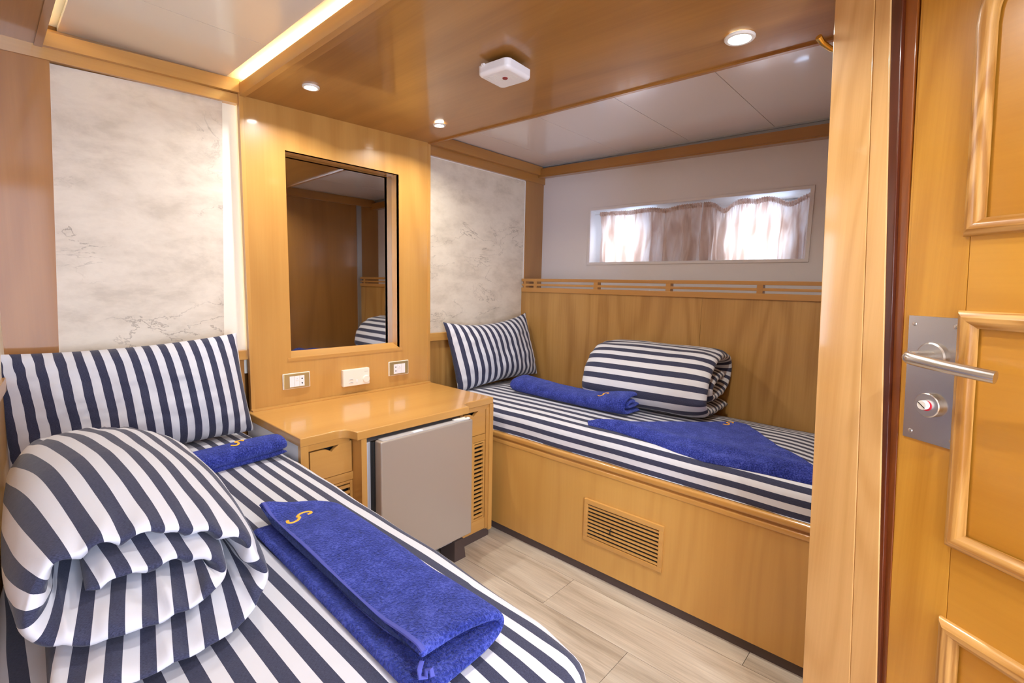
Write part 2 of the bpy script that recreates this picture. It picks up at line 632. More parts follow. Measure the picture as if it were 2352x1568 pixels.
def slab(x0, x1, y0, y1, zf, h, dz=0.0):
    c = [(x0, y0), (x1, y0), (x1, y1), (x0, y1)]
    return MB().hexa([(a, b, zf(a, b) + dz) for a, b in c] + [(a, b, zf(a, b) + dz + h) for a, b in c])


# ---- ceiling
ce = structure('ceiling', 'white glossy ceiling panels with a lowered wooden soffit')
MB().box(-0.7, 2.75, -3.4, 0.15, ZC + 0.035, ZC + 0.08).build('deck', WHITE, ce)
jy = [0.05, -0.20, -0.59, -0.98, -1.375, -1.77, -2.2]
for a, b in zip(jy, jy[1:]):
    slab(1.45, 2.418, b + 0.0012, a - 0.0012, lambda x, y: 2.043 + 0.0125 * y, 0.03).build('ceiling_panel', CEIL, ce)
jl = [0.05, -0.365, -0.755, -1.145, -1.535, -1.925, -2.315, -2.705, -3.1, -3.4]
for a, b in zip(jl, jl[1:]):
    MB().box(0.118, 0.572, b + 0.0012, a - 0.0012, 2.020, 2.032).build('ceiling_panel', CEIL_WARM, ce)
# bed side soffit of wood; like the deck above it falls slightly along and across the cabin
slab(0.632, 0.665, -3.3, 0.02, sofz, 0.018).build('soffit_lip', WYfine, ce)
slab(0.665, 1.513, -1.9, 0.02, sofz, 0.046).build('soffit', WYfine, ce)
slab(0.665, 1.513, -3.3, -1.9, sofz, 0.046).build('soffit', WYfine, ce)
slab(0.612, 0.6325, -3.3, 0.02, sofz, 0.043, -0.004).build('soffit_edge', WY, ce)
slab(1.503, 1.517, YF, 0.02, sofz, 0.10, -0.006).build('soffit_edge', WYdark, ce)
# left soffit along the hull side
MB().hexa([(-0.35, 0.045, 1.955), (0.060, 0.045, 1.955), (0.060, 0.045, 1.99), (-0.35, 0.045, 1.99),
           (-0.75, -3.3, 1.955), (0.045, -3.3, 1.955), (0.045, -3.3, 1.99), (-0.75, -3.3, 1.99)]).build('soffit', WYfine, ce)
MB().hexa([(0.060, 0.045, 1.950), (0.078, 0.045, 1.950), (0.078, 0.045, 2.014), (0.060, 0.045, 2.014),
           (0.045, -3.3, 1.950), (0.063, -3.3, 1.950), (0.063, -3.3, 2.014), (0.045, -3.3, 2.014)]).build('soffit_edge', WYdark, ce)
# white cove slots
MB().box(0.556, 0.67, -3.3, 0.06, 2.036, 2.046).build('cove', CREAM, ce)
MB().box(0.0, 0.135, -3.3, 0.06, 2.036, 2.046).build('cove', CREAM, ce)
# aluminium channel between ceiling and wall beams
slab(2.425, 2.455, YF, 0.05, lambda x, y: 1.99 + 0.02 * y, 0.10).build('cove_channel', ALU, ce)
slab(2.415, 2.427, YF, 0.05, lambda x, y: 2.036 + 0.0125 * y, 0.04).build('cove_channel', ALU, ce)
MB().box(1.517, 2.44, YF - 0.01, YF + 0.055, 2.020, ZC + 0.03, 0.001).build('cove_channel', ALU, ce, smooth=True)

# ---- back wall
wb = structure('wall_back', 'back wall of wood and marbled panels behind the mirror and pillows')
MB().box(-0.7, 2.75, 0.10, 0.16, 0, 2.1).build('bulkhead', WZdark, wb)
MB().box(-0.06, 0.70, 0.044, 0.06, 0.9, 1.97).build('backing_board', CREAM, wb)
# left marbled panel, with slightly raking edges
MB().hexa([(0.056, 0.03, 0.985), (0.531, 0.03, 0.985), (0.564, 0.03, 1.94), (0.0925, 0.03, 1.915),
           (0.056, 0.045, 0.985), (0.531, 0.045, 0.985), (0.564, 0.045, 1.94), (0.0925, 0.045, 1.915)]).build('marble_panel', MARBLE, wb)
MB().hexa([(0.0515, 0.028, 0.985), (0.0565, 0.028, 0.985), (0.0932, 0.028, 1.916), (0.0885, 0.028, 1.916),
           (0.0515, 0.045, 0.985), (0.0565, 0.045, 0.985), (0.0932, 0.045, 1.916), (0.0885, 0.045, 1.916)]).build('edge_bead', EDGE, wb)
MB().box(1.49, 2.296, 0.03, 0.045, 1.0, 1.94).build('marble_panel', MARBLE, wb)
MB().box(2.294, 2.301, 0.027, 0.045, 1.0, 1.94).build('edge_bead', EDGE, wb)
MB().box(1.49, 2.30, 0.027, 0.045, 1.934, 1.9385).build('edge_bead', EDGE, wb)
# pillars
MB().hexa([(-0.30, 0.02, 0.3), (0.029, 0.02, 0.3), (0.0955, 0.02, 2.0), (-0.30, 0.02, 2.0),
           (-0.30, 0.06, 0.3), (0.029, 0.06, 0.3), (0.0955, 0.06, 2.0), (-0.30, 0.06, 2.0)]).build('pillar', wood('Z', (0.44, 0.195, 0.042), (0.31, 0.120, 0.022), gloss=0.18, bands=7, rough=0.55), wb)
MB().box(2.300, 2.515, 0.02, 0.06, 0.5, 2.0, 0.001).build('pillar', WZdark, wb, smooth=True)
# trim boards below the ceiling (two steps)
MB().hexa([(-0.3, 0.012, 1.905), (0.614, 0.012, 1.938), (0.614, 0.012, 1.972), (-0.3, 0.012, 1.948),
           (-0.3, 0.05, 1.905), (0.614, 0.05, 1.938), (0.614, 0.05, 1.972), (-0.3, 0.05, 1.948)]).build('trim_board', WX, wb)
MB().hexa([(0.06, -0.006, 1.952), (0.614, -0.006, 1.974), (0.614, -0.006, 2.020), (0.06, -0.006, 1.992),
           (0.06, 0.05, 1.952), (0.614, 0.05, 1.974), (0.614, 0.05, 2.020), (0.06, 0.05, 2.020)]).build('trim_board', WX, wb)
MB().box(1.50, 2.53, 0.010, 0.05, 1.938, 1.990, 0.002).build('trim_board', WXdark, wb, smooth=True)
MB().box(1.50, 2.42, -0.012, 0.05, 1.985, 2.04, 0.003).build('trim_board', WXdark, wb, smooth=True)
# wainscot under the marbled panels
MB().box(-0.30, 0.60, 0.026, 0.05, 0.3, 0.962).build('wainscot', WZdark, wb)
MB().box(-0.05, 0.612, 0.012, 0.05, 0.960, 0.998, 0.003).build('ledge', WX, wb, smooth=True)
MB().box(1.50, 2.30, 0.026, 0.05, 0.3, 0.970).build('wainscot', WWAIN, wb)
MB().box(1.50, 2.30, 0.012, 0.05, 0.968, 1.012, 0.003).build('ledge', WX, wb, smooth=True)
# mirror panel with the mirror opening: four boards standing proud of the wall
x0, x1, mx0, mx1, mz0, mz1 = 0.611, 1.513, 0.7775, 1.3226, 0.952, 1.8016
mp = MB()
mp.box(x0, mx0, 0, 0.02, 0.3, 2.0)
mp.box(mx1, x1, 0, 0.02, 0.3, 2.0)
mp.box(mx0, mx1, 0, 0.02, mz1, 2.0)
mp.box(mx0, mx1, 0, 0.02, 0.3, mz0)
bmesh.ops.remove_doubles(mp.bm, verts=mp.bm.verts, dist=1e-5)
mp.build('mirror_panel', WZ, wb)
MB().box(0.6105, 0.6255, -0.0035, 0.02, 0.752, 1.969, 0.001).build('edge_strip', WZ, wb, smooth=True)
MB().box(1.5005, 1.5155, -0.0035, 0.09, 0.752, 1.992, 0.001).build('edge_strip', WZ, wb, smooth=True)
MB().box(mx0 - 0.015, mx0, 0.0005, 0.10, mz0, mz1).build('reveal', WZ, wb)
MB().box(mx1, mx1 + 0.015, 0.0005, 0.10, mz0, mz1).build('reveal', WZ, wb)
MB().box(mx0 - 0.015, mx1 + 0.015, 0.0005, 0.10, mz1, mz1 + 0.015).build('reveal', WX, wb)
MB().prism([(-0.002, mz0 - 0.014), (0.10, mz0 - 0.014), (0.10, mz0 + 0.030), (0.062, mz0 + 0.021), (-0.002, mz0)], mx0 - 0.015, mx1 + 0.015, 'x').build('reveal', WX, wb)

# ---- right wall
wr = structure('wall_right', 'white upper wall with the curtained window over a wooden wainscot')
wy0, wy1, wz0, wz1 = -1.535, -0.355, 1.425, 1.745
wl = MB()
wl.box(XR, XR + 0.012, wy1, 0.06, 0.9, 2.06)
wl.box(XR, XR + 0.012, -2.0, wy0, 0.9, 2.06)
wl.box(XR, XR + 0.012, wy0, wy1, wz1, 2.06)
wl.box(XR, XR + 0.012, wy0, wy1, 0.9, wz0)
bmesh.ops.remove_doubles(wl.bm, verts=wl.bm.verts, dist=1e-5)
wl.build('wall_board', WHITE, wr)
hs = MB()  # unseen outer shell added to keep the sun from leaking past the walls
hs.box(XR + 0.265, XR + 0.28, -3.4, 0.2, -0.1, wz0 - 0.03)
hs.box(XR + 0.265, XR + 0.28, -3.4, 0.2, wz1 + 0.03, 2.2)
hs.box(XR + 0.265, XR + 0.28, wy1 + 0.03, 0.2, wz0 - 0.03, wz1 + 0.03)
hs.box(XR + 0.265, XR + 0.28, -3.4, wy0 - 0.03, wz0 - 0.03, wz1 + 0.03)
hs.build('sun_block_shell', WHITE, wr)
# wainscot panels with a seam, and the shelf behind the fiddle rail
MB().box(XW, XW + 0.02, -1.1455, 0.03, 0.45, 1.245).build('wainscot', WWAIN, wr)
MB().box(XW, XW + 0.02, -2.0, -1.1465, 0.45, 1.245).build('wainscot', WWAIN, wr)
MB().box(XW + 0.02, XR, -2.0, 0.03, 1.215, 1.235).build('shelf', WYdark, wr)
# slatted rail above the wainscot
MB().box(XW - 0.008, XW + 0.02, YF, 0.025, 1.238, 1.266, 0.002).build('rail', WYrail, wr, smooth=True)
MB().box(XW - 0.004, XW + 0.014, YF, 0.025, 1.277, 1.290, 0.002).build('rail', WYrail, wr, smooth=True)
MB().box(XW - 0.006, XW + 0.018, YF, 0.025, 1.304, 1.322, 0.002).build('rail', WYrail, wr, smooth=True)
for yp, w in ((0.0, 0.02), (-0.088, 0.026), (-0.535, 0.028), (-0.969, 0.026), (-1.404, 0.026), (-1.80, 0.026)):
    MB().box(XW - 0.005, XW + 0.030, yp - w / 2, yp + w / 2, 1.26, 1.318, 0.001).build('post', WYrail, wr, smooth=True)
# beam under the ceiling, front board and soffit lip
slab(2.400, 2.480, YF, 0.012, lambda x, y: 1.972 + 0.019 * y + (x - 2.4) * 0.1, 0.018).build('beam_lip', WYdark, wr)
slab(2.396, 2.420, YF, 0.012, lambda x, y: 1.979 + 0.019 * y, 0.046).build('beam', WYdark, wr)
# ---- window niche with two portholes
w1 = structure('window_1', 'long shallow white window recess with two portholes behind short curtains')
XH = 2.72
fr = MB()
for (a, b, c, d) in ((wy0 - 0.014, wy1 + 0.014, wz1 - 0.004, wz1 + 0.012), (wy0 - 0.014, wy1 + 0.014, wz0 - 0.012, wz0 + 0.004)):
    fr.box(XR - 0.006, XR + 0.002, a, b, c, d, 0.002)
for (a, b) in ((wy0 - 0.014, wy0 + 0.004), (wy1 - 0.004, wy1 + 0.014)):
    fr.box(XR - 0.006, XR + 0.002, a, b, wz0, wz1, 0.002)
fr.build('window_frame', WHITE, w1, smooth=True)
ni = MB()
ni.box(XR + 0.012, XH, wy0, wy1, wz0 - 0.012, wz0)
ni.box(XR + 0.012, XH, wy0, wy1, wz1, wz1 + 0.012)
ni.box(XR + 0.012, XH, wy0 - 0.012, wy0, wz0 - 0.012, wz1 + 0.012)
ni.box(XR + 0.012, XH, wy1, wy1 + 0.012, wz0 - 0.012, wz1 + 0.012)
ni.build('niche', HULL, w1)
ports = [(-0.560, 0.125), (-1.300, 0.130)]
pz, ph = 1.600, 0.133


def rrect(cy, cz, hw, hh, r, n=6):
    out = []
    for (sy, sz, a0) in ((1, 1, 0), (-1, 1, 90), (-1, -1, 180), (1, -1, 270)):
        for k in range(n + 1):
            a = math.radians(a0 + 90 * k / n)
            out.append((cy + sy * (hw - r) + r * math.cos(a), cz + sz * (hh - r) + r * math.sin(a)))
    return out


hb = MB()
segs = [wy0 - 0.02, ports[1][0] - ports[1][1], ports[1][0] + ports[1][1], ports[0][0] - ports[0][1], ports[0][0] + ports[0][1], wy1 + 0.02]
for k in (0, 2, 4):
    hb.box(XH, XH + 0.02, segs[k], segs[k + 1], wz0 - 0.02, wz1 + 0.02)
for cy, hw in ports:
    hb.box(XH, XH + 0.02, cy - hw, cy + hw, wz0 - 0.02, pz - ph)
    hb.box(XH, XH + 0.02, cy - hw, cy + hw, pz + ph, wz1 + 0.02)
hb.build('hull_board', HULL, w1)
for cy, hw in ports:
    ring = MB()
    o_ = rrect(cy, pz, hw + 0.012, ph + 0.012, 0.05)
    i_ = rrect(cy, pz, hw - 0.016, ph - 0.016, 0.045)
    n = len(o_)
    vs = [[ring.bm.verts.new((x, a, b)) for a, b in pl] for x, pl in ((XH - 0.012, o_), (XH - 0.012, i_), (XH + 0.02, i_), (XH + 0.02, o_))]
    fs = []
    for q in range(4):
        A, B = vs[q], vs[(q + 1) % 4]
        for k in range(n):
            fs.append(ring.bm.faces.new((A[k], A[(k + 1) % n], B[(k + 1) % n], B[k])))
    bmesh.ops.recalc_face_normals(ring.bm, faces=fs)
    po = ring.build('porthole', ALU, w1)
    MB().prism(rrect(cy, pz, hw - 0.014, ph - 0.014, 0.045), XH + 0.004, XH + 0.009, 'x').build('pane', GLASS, po, off=(0, 0, 0))

# ---- foot wall behind the jamb (seen in the mirror)
wf = structure('wall_foot', 'wooden wall at the foot of the window bed')
MB().box(1.245, 2.255, YF - 0.03, YF, FZ, 2.03).build('wall_board', WZdark, wf)
MB().box(2.295, 2.50, YF - 0.03, YF, FZ, 2.03).build('wall_board', WZdark, wf)
MB().box(2.252, 2.298, YF - 0.03, YF + 0.006, FZ, 1.97, 0.001).build('joint_strip', ALU, wf, smooth=True)
MB().box(1.25, 2.45, YF - 0.02, YF + 0.03, 1.955, 2.025, 0.003).build('trim_board', WXdark, wf, smooth=True)

# ---- left wall
wl_ = structure('wall_left', 'hull side wall of wood and marbled panel beside the near bed')
def lx(y):
    return -0.052 + 0.10 * y
def lwall(name, m_, z0, z1, d0, d1):
    MB().hexa([(lx(0.06) + d0, 0.06, z0), (lx(-3.3) + d0, -3.3, z0), (lx(-3.3) + d0, -3.3, z1), (lx(0.06) + d0, 0.06, z1),
               (lx(0.06) + d1, 0.06, z0), (lx(-3.3) + d1, -3.3, z0), (lx(-3.3) + d1, -3.3, z1), (lx(0.06) + d1, 0.06, z1)]).build(name, m_, wl_)
lwall('wall_board', WZ, FZ, 0.96, -0.05, -0.012)
lwall('ledge', WY, 0.955, 0.99, -0.05, -0.004)
lwall('marble_panel', MARBLE, 0.985, 1.93, -0.05, -0.012)
lwall('trim_board', WYdark, 1.92, 1.965, -0.05, -0.004)

wfr = structure('wall_front', 'wooden wall with an assumed open doorway behind the camera')  # unseen doorway is assumed, left open to let light in from behind
MB().box(-0.75, -0.30, -3.20, -3.16, FZ, 2.06).build('wall_board', WZ, wfr)
MB().box(0.34, 2.75, -3.20, -3.16, FZ, 2.06).build('wall_board', WZ, wfr)
MB().box(-0.30, 0.34, -3.20, -3.16, 1.93, 2.06).build('lintel', WX, wfr)

# ---- bathroom wall with the jamb and the door (an oblique wall)
SA = Vector((-0.559, -0.829, 0))
NA = Vector((0.829, -0.559, 0))
P0 = Vector((1.226, -1.828, 0))


def dframe(o):
    mm = Matrix.Identity(4)
    for i in range(3):
        mm[i][0], mm[i][1], mm[i][2] = SA[i], NA[i], (0, 0, 1)[i]
    mm.translation = P0
    o.matrix_world = mm
    return o


LEAN = -0.058


def shear(bm, k=LEAN):
    for v in bm.verts:
        v.co.x += k * (v.co.z - 1.1)


def dpart(mb_, name, m_, parent, smooth=False, lean=True):
    if lean:
        shear(mb_.bm)
    return mb_.build(name, m_, parent, smooth=smooth, off=(0, 0, 0))


wj = dframe(structure('wall_bathroom', 'pale wooden post and boards at the corner beside the bathroom door'))
# two jamb boards, widening towards the floor
def jq(s0b, s1b, s0t, s1t, y0, y1):
    return [(s0b, y0, FZ), (s1b, y0, FZ), (s1t, y0, 2.05), (s0t, y0, 2.05), (s0b, y1, FZ), (s1b, y1, FZ), (s1t, y1, 2.05), (s0t, y1, 2.05)]
MB().hexa(jq(0.067, 0.196, -0.041, 0.053, 0.0, 0.05), 0.003).build('jamb_board', WJAMB, wj, smooth=True, off=(0, 0, 0))
MB().hexa(jq(0.1965, 0.262, 0.0535, 0.083, 0.001, 0.05), 0.002).build('jamb_board', WJAMB, wj, smooth=True, off=(0, 0, 0))
# dark red door frame, stepped
dpart(MB().hexa([(0.158, 0.004, FZ), (0.200, 0.004, FZ), (0.163, 0.004, 2.05), (0.128, 0.004, 2.05),
                 (0.158, 0.06, FZ), (0.200, 0.06, FZ), (0.163, 0.06, 2.05), (0.128, 0.06, 2.05)], 0.003), 'frame_board', WMAHOG, wj, True)
dpart(MB().hexa([(0.199, 0.012, FZ), (0.2035, 0.012, FZ), (0.1885, 0.012, 2.05), (0.162, 0.012, 2.05),
                 (0.199, 0.07, FZ), (0.2035, 0.07, FZ), (0.1885, 0.07, 2.05), (0.162, 0.07, 2.05)], 0.002), 'frame_board', WMAHOGL, wj, True)
MB().box(0.02, 1.1, 0.055, 0.09, FZ, 2.05).build('backing_board', DARK, wj, off=(0, 0, 0))

d1 = dframe(structure('door_1', 'honey wood panelled bathroom door with steel lever and lock plate'))
D0, D1_ = 0.196, 0.86
T = 0.014       # face of stiles below the frame face
dpart(MB().box(D0 + 0.002, 0.302, T, T + 0.035, FZ + 0.01, 2.04, 0.002), 'stile', WDOOR, d1, True)
dpart(MB().box(D0 - 0.002, D0 + 0.010, T + 0.001, T + 0.036, FZ + 0.01, 2.04, 0.001), 'edge_strip', WDOOR, d1, True)
dpart(MB().box(0.76, D1_, T, T + 0.035, FZ + 0.01, 2.04, 0.002), 'stile', WDOOR, d1, True)
for z0, z1 in ((1.235, 1.40), (0.665, 0.845), (FZ + 0.01, 0.2), (1.90, 2.04)):
    dpart(MB().box(0.3025, 0.7595, T, T + 0.035, z0, z1, 0.001), 'rail', WDOORX, d1, True)
for z0, z1 in ((1.39, 1.93), (0.83, 1.245), (0.18, 0.68)):
    dpart(MB().box(0.30, 0.762, T + 0.004, T + 0.03, z0, z1, 0.0), 'panel', WDOORP, d1)


def moulding(path, w, h, parent):
    """half-round moulding swept round a closed outline in the door plane"""
    n = len(path)
    prof = [(-0.5, 0.0), (-0.5, 0.35), (-0.36, 0.75), (-0.12, 1.0), (0.12, 0.92), (0.3, 0.62), (0.36, 0.45), (0.5, 0.30), (0.5, 0.0)]
    mbm = MB()
    rings = []
    for i in range(n):
        p, a, b = Vector(path[i]), Vector(path[i - 1]), Vector(path[(i + 1) % n])
        t1, t2 = (p - a).normalized(), (b - p).normalized()
        n1, n2 = Vector((-t1.y, t1.x)), Vector((-t2.y, t2.x))
        mi = (n1 + n2)
        mi = mi / max(mi.dot(n1), 0.25)
        rings.append([mbm.bm.verts.new((p.x + mi.x * q * w, T + 0.001 - hh * h, p.y + mi.y * q * w)) for q, hh in prof])
    fs = []
    for i in range(n):
        A, B = rings[i], rings[(i + 1) % n]
        for k in range(len(prof) - 1):
            fs.append(mbm.bm.faces.new((A[k], A[k + 1], B[k + 1], B[k])))
    bmesh.ops.recalc_face_normals(mbm.bm, faces=fs)
    for i in range(n):
        d = Vector(path[(i + 1) % n]) - Vector(path[i])
        if abs(d.x) > abs(d.y):
            for f in fs[i * (len(prof) - 1):(i + 1) * (len(prof) - 1)]:
                f.material_index = 1
    o = dpart(mbm, 'moulding', WMOULD, parent, True)
    o.data.materials.append(WMOULDX)
    return o


moulding([(0.309, 0.838), (0.752, 0.838), (0.752, 1.237), (0.309, 1.237)], 0.030, 0.016, d1)
moulding([(0.309, 0.19), (0.752, 0.19), (0.752, 0.670), (0.309, 0.670)], 0.032, 0.016, d1)
arc = [(0.309 + 0.07 * (1 - math.cos(math.radians(a))), 1.735 + 0.10 * math.sin(math.radians(a))) for a in range(0, 91, 15)]
arc2 = [(0.752 - 0.07 * (1 - math.cos(math.radians(a))), 1.735 + 0.10 * math.sin(math.radians(a))) for a in range(90, -1, -15)]
moulding([(0.309, 1.397), (0.752, 1.397)] + arc2[::-1] + arc[::-1], 0.030, 0.016, d1)

lp = dpart(MB().prism([(0.2075, 0.999), (0.3035, 0.999), (0.3035, 1.238), (0.2075, 1.238)], T - 0.0035, T + 0.001, 'y', 0.001), 'lock_plate', STEELD, d1, True)
lp['label'] = 'scratched steel lock plate'
for s_, z_ in ((0.219, 1.222), (0.291, 1.222), (0.222, 1.014), (0.295, 1.014)):
    dpart(MB().lathe([(0.0, 0.0022), (0.0035, 0.0015), (0.0042, 0.0)], (s_, T - 0.0035, z_), (0, -1, 0), 16), 'screw', STEEL, lp, True)
yb = T - 0.0035
dpart(MB().lathe([(0.0255, 0.0), (0.0255, 0.006), (0.023, 0.008), (0.0, 0.008)], (0.2555, yb, 1.164), (0, -1, 0), 40), 'rosette', STEEL, lp, True)
lev = []
for k in range(9):
    lev.append((0.2555, yb - 0.006 - 0.046 * k / 8, 1.164))
for k in range(1, 7):
    a = math.radians(15 * k)
    lev.append((0.2555 + 0.012 * (1 - math.cos(a)) - 0.002, yb - 0.052 - 0.011 * math.sin(a), 1.164 - 0.0005 * k))
for k in range(1, 15):
    t = k / 14
    lev.append((0.2655 + 0.118 * t, yb - 0.063 + 0.016 * t ** 2, 1.161 - 0.012 * t))
dpart(MB().tube(lev, 0.0108, 18), 'lever_handle', STEEL, lp, True)
dpart(MB().lathe([(0.0225, 0.0), (0.0225, 0.010), (0.021, 0.0115), (0.0, 0.0115)], (0.2565, yb, 1.072), (0, -1, 0), 40), 'lock_rosette', STEEL, lp, True)
dpart(MB().lathe([(0.0096, 0.0), (0.0096, 0.0010), (0.0, 0.0010)], (0.2570, yb - 0.0115, 1.0713), (0, -1, 0), 24), 'red_indicator', REDI, lp, True)['label'] = 'red engaged indicator'
dpart(MB().lathe([(0.0085, 0.0), (0.0085, 0.0095), (0.008, 0.0103), (0.0, 0.0103)], (0.2555, yb - 0.0115, 1.0725), (0, -1, 0), 24), 'thumb_turn', RING, lp, True)
sl = MB().box(-0.0078, 0.0078, -0.0006, 0.0006, -0.0006, 0.0006)
bmesh.ops.rotate(sl.bm, verts=sl.bm.verts, cent=(0, 0, 0), matrix=Matrix.Rotation(math.radians(38), 3, 'Y'))
bmesh.ops.translate(sl.bm, verts=sl.bm.verts, vec=(0.2555, yb - 0.0115 - 0.0104, 1.0725))
dpart(sl, 'slot', DARK, lp)

# ================================================================== LIGHT FITTINGS
def strip(name, label, verts_box, m_=None):
    o = MB().box(*verts_box).build(name, m_ or LEDM)
    return tag(o, label, 'light strip')


strip('led_strip', 'warm led strip glowing in the ceiling slot beside the soffit', (0.638, 0.648, -3.2, 0.02, 1.998, 2.004))
strip('led_strip', 'warm led strip glowing in the ceiling slot over the hull side wall', (0.046, 0.056, -3.2, 0.04, 1.990, 2.011))
strip('led_strip', 'upright led strip hidden behind the left edge of the mirror panel', (0.640, 0.648, 0.026, 0.034, 1.0, 1.95), LEDV)


def downlight(loc, label, lens, power, color, r=0.032):
    t = thing('downlight', label, 'downlight', loc, 'recessed downlights in the wooden soffit')
    x, y, z = loc
    if z < 2.0:
        z = sofz(x, y)
        loc = (x, y, z)
        t.location = loc
    MB().lathe([(r, 0.0), (r, -0.003), (r * 0.93, -0.006), (r * 0.74, -0.006), (r * 0.70, 0.0)], loc, (0, 0, 1), 40).build('trim_ring', RING, t, True)
    MB().lathe([(0.0, -0.0060), (r * 0.45, -0.0056), (r * 0.66, -0.0045), (r * 0.72, 0.0), (0, 0)], loc, (0, 0, 1), 32).build('lens', lens, t, True)
    d = bpy.data.lights.new('downlight_beam', 'AREA')
    d.shape = 'DISK'
    d.size = r * 1.35
    d.energy = power
    d.color = color
    d.spread = math.radians(150)
    o = bpy.data.objects.new('downlight_beam', d)
    o.location = (0, 0, -0.0068)
    o.parent = t
    COL.objects.link(o)


downlight((0.758, -0.277, 1.974), 'small round downlight over the left of the mirror, nearest the cove', LENS, LAMP, (1.0, 0.97, 0.94), 0.030)
downlight((1.340, -0.287, 1.974), 'small round downlight in the soffit corner right of the mirror', LENS, LAMP, (1.0, 0.95, 0.84), 0.028)
downlight((1.3585, -1.557, 1.974), 'round downlight with white ring near the soffit edge by the wooden post', LENSW, LAMP, (1.0, 0.96, 0.84), 0.040)
downlight((0.758, -1.557, 1.974), 'unseen downlight added as fill in the soffit above the cabin floor', LENS, LAMP, (1.0, 0.97, 0.94), 0.030)  # extra lamp out of view, added to brighten the cabin
downlight((0.40, -2.45, 2.02), 'unseen downlight added as fill in the white ceiling by the passage', LENS, LAMP * 1.5, (1.0, 0.97, 0.93), 0.030)  # another unseen lamp, put in for more light from the entry side

# ================================================================== SMOKE DETECTOR
ct = Vector((1.092, -0.92, sofz(1.092, -0.92)))
t = thing('smoke_detector', 'white square smoke detector with red button on the wooden soffit', 'smoke detector', ct)


def rbox(hw, hh, r, z0, z1, z2, ins, c, n=6):
    """rounded square plate hanging down: straight to z1, then rounded in by ins until z2"""
    mbm = MB()
    rings = []
    prof = [(z0, 0.0), (z1, 0.0)] + [(z1 + (z2 - z1) * math.sin(math.radians(a)), ins * (1 - math.cos(math.radians(a)))) for a in (20, 45, 70, 90)]
    for z, i_ in prof:
        rings.append([mbm.bm.verts.new((c[0] + a, c[1] + b, c[2] + z)) for a, b in rrect(0, 0, hw - i_, hh - i_, max(r - i_ * 0.6, 0.004), n)])
    fs = []
    for A, B in zip(rings, rings[1:]):
        for k in range(len(A)):
            fs.append(mbm.bm.faces.new((A[k], A[(k + 1) % len(A)], B[(k + 1) % len(A)], B[k])))
    fs.append(mbm.bm.faces.new(rings[0]))
    fs.append(mbm.bm.faces.new(rings[-1][::-1]))
    bmesh.ops.recalc_face_normals(mbm.bm, faces=fs)
    return mbm


def spin(mbm, c, ang):
    bmesh.ops.rotate(mbm.bm, verts=mbm.bm.verts, cent=c, matrix=Matrix.Rotation(ang, 3, 'Z'))
    return mbm


AG = math.radians(4)
spin(rbox(0.050, 0.050, 0.012, 0.0, -0.004, -0.007, 0.002, ct), ct, AG).build('base_plate', GREYPL, t, True)
spin(rbox(0.064, 0.064, 0.018, -0.007, -0.026, -0.038, 0.014, ct), ct, AG).build('body', PLASTIC, t, True)
MB().lathe([(0.0, -0.0405), (0.008, -0.0400), (0.0092, -0.0382), (0.0092, -0.037)], ct + Vector((-0.004, -0.006, 0)), (0, 0, 1), 24).build('test_button', RED, t, True)
for k in range(9):
    yy = ct.y + 0.002 + k * 0.005
    spin(MB().box(ct.x - 0.042, ct.x + 0.010 - 0.002 * k, yy, yy + 0.0014, ct.z - 0.0386, ct.z - 0.037), ct, AG).build('vent_slot', RING, t)
for k in range(5):
    yy = ct.y - 0.040 + k * 0.005
    spin(MB().box(ct.x - 0.01, ct.x + 0.025, yy, yy + 0.0012, ct.z - 0.0385, ct.z - 0.037), ct, AG).build('vent_slot', RING, t)
spin(MB().box(ct.x - 0.068, ct.x - 0.058, ct.y + 0.03, ct.y + 0.042, ct.z - 0.012, ct.z - 0.004, 0.001), ct, AG).build('clip', PLASTIC, t)

# ================================================================== MIRROR AND WALL FITTINGS
t = thing('wall_mirror', 'tall frameless mirror set back in the wooden panel above the dressing table', 'mirror', (1.05, 0.065, 0.952))
MB().box(mx0, mx1, 0.062, 0.068, mz0 + 0.001, mz1).build('glass', MIRROR, t)
MB().box(mx0, mx1, 0.0685, 0.095, mz0 + 0.001, mz1).build('backing', DARK, t)


def socket(x0, x1, z0, z1, ix0, ix1, iz0, iz1, flip, label):
    t = thing('power_socket', label, 'socket', ((x0 + x1) / 2, 0, (z0 + z1) / 2), 'power sockets below the mirror')
    MB().box(x0, x1, -0.006, 0, z0, z1, 0.003).build('rim', IVORY, t, True)
    MB().box(x0 + 0.004, x1 - 0.004, -0.009, -0.002, z0 + 0.0025, z1 - 0.0025, 0.003).build('face_plate', GOLD, t, True)
    w = (ix1 - ix0) / 3
    for k in range(3):
        a = ix0 + w * k
        mo = MB().box(a + 0.0004, a + w - 0.0004, -0.0105, -0.004, iz0, iz1, 0.0006).build('module', PLASTIC, t, True)
        zc = (iz0 + iz1) / 2
        if k == (0 if flip else 2):
            for s in (1, -1):
                MB().prism([(a + w * 0.32, zc + s * 0.0075), (a + w * 0.68, zc + s * 0.0075), (a + w * 0.58, zc + s * 0.013), (a + w * 0.42, zc + s * 0.013)], -0.0108, -0.009, 'y').build('pin_hole', BLACK, mo)
        elif k == 1:
            MB().box(a + w * 0.2, a + w * 0.8, -0.0108, -0.009, zc + 0.000, zc + 0.006, 0.0).build('window', RING, mo)
            MB().box(a + w * 0.44, a + w * 0.56, -0.0108, -0.009, zc + 0.0095, zc + 0.0115, 0.0).build('marker', GREYPL, mo)


socket(0.736, 0.854, 0.819, 0.887, 0.763, 0.827, 0.828, 0.874, False, 'gold framed power socket left of the thermostat, under the mirror')
socket(1.254, 1.373, 0.8135, 0.886, 1.281, 1.349, 0.823, 0.871, True, 'gold framed power socket right of the thermostat, under the mirror')

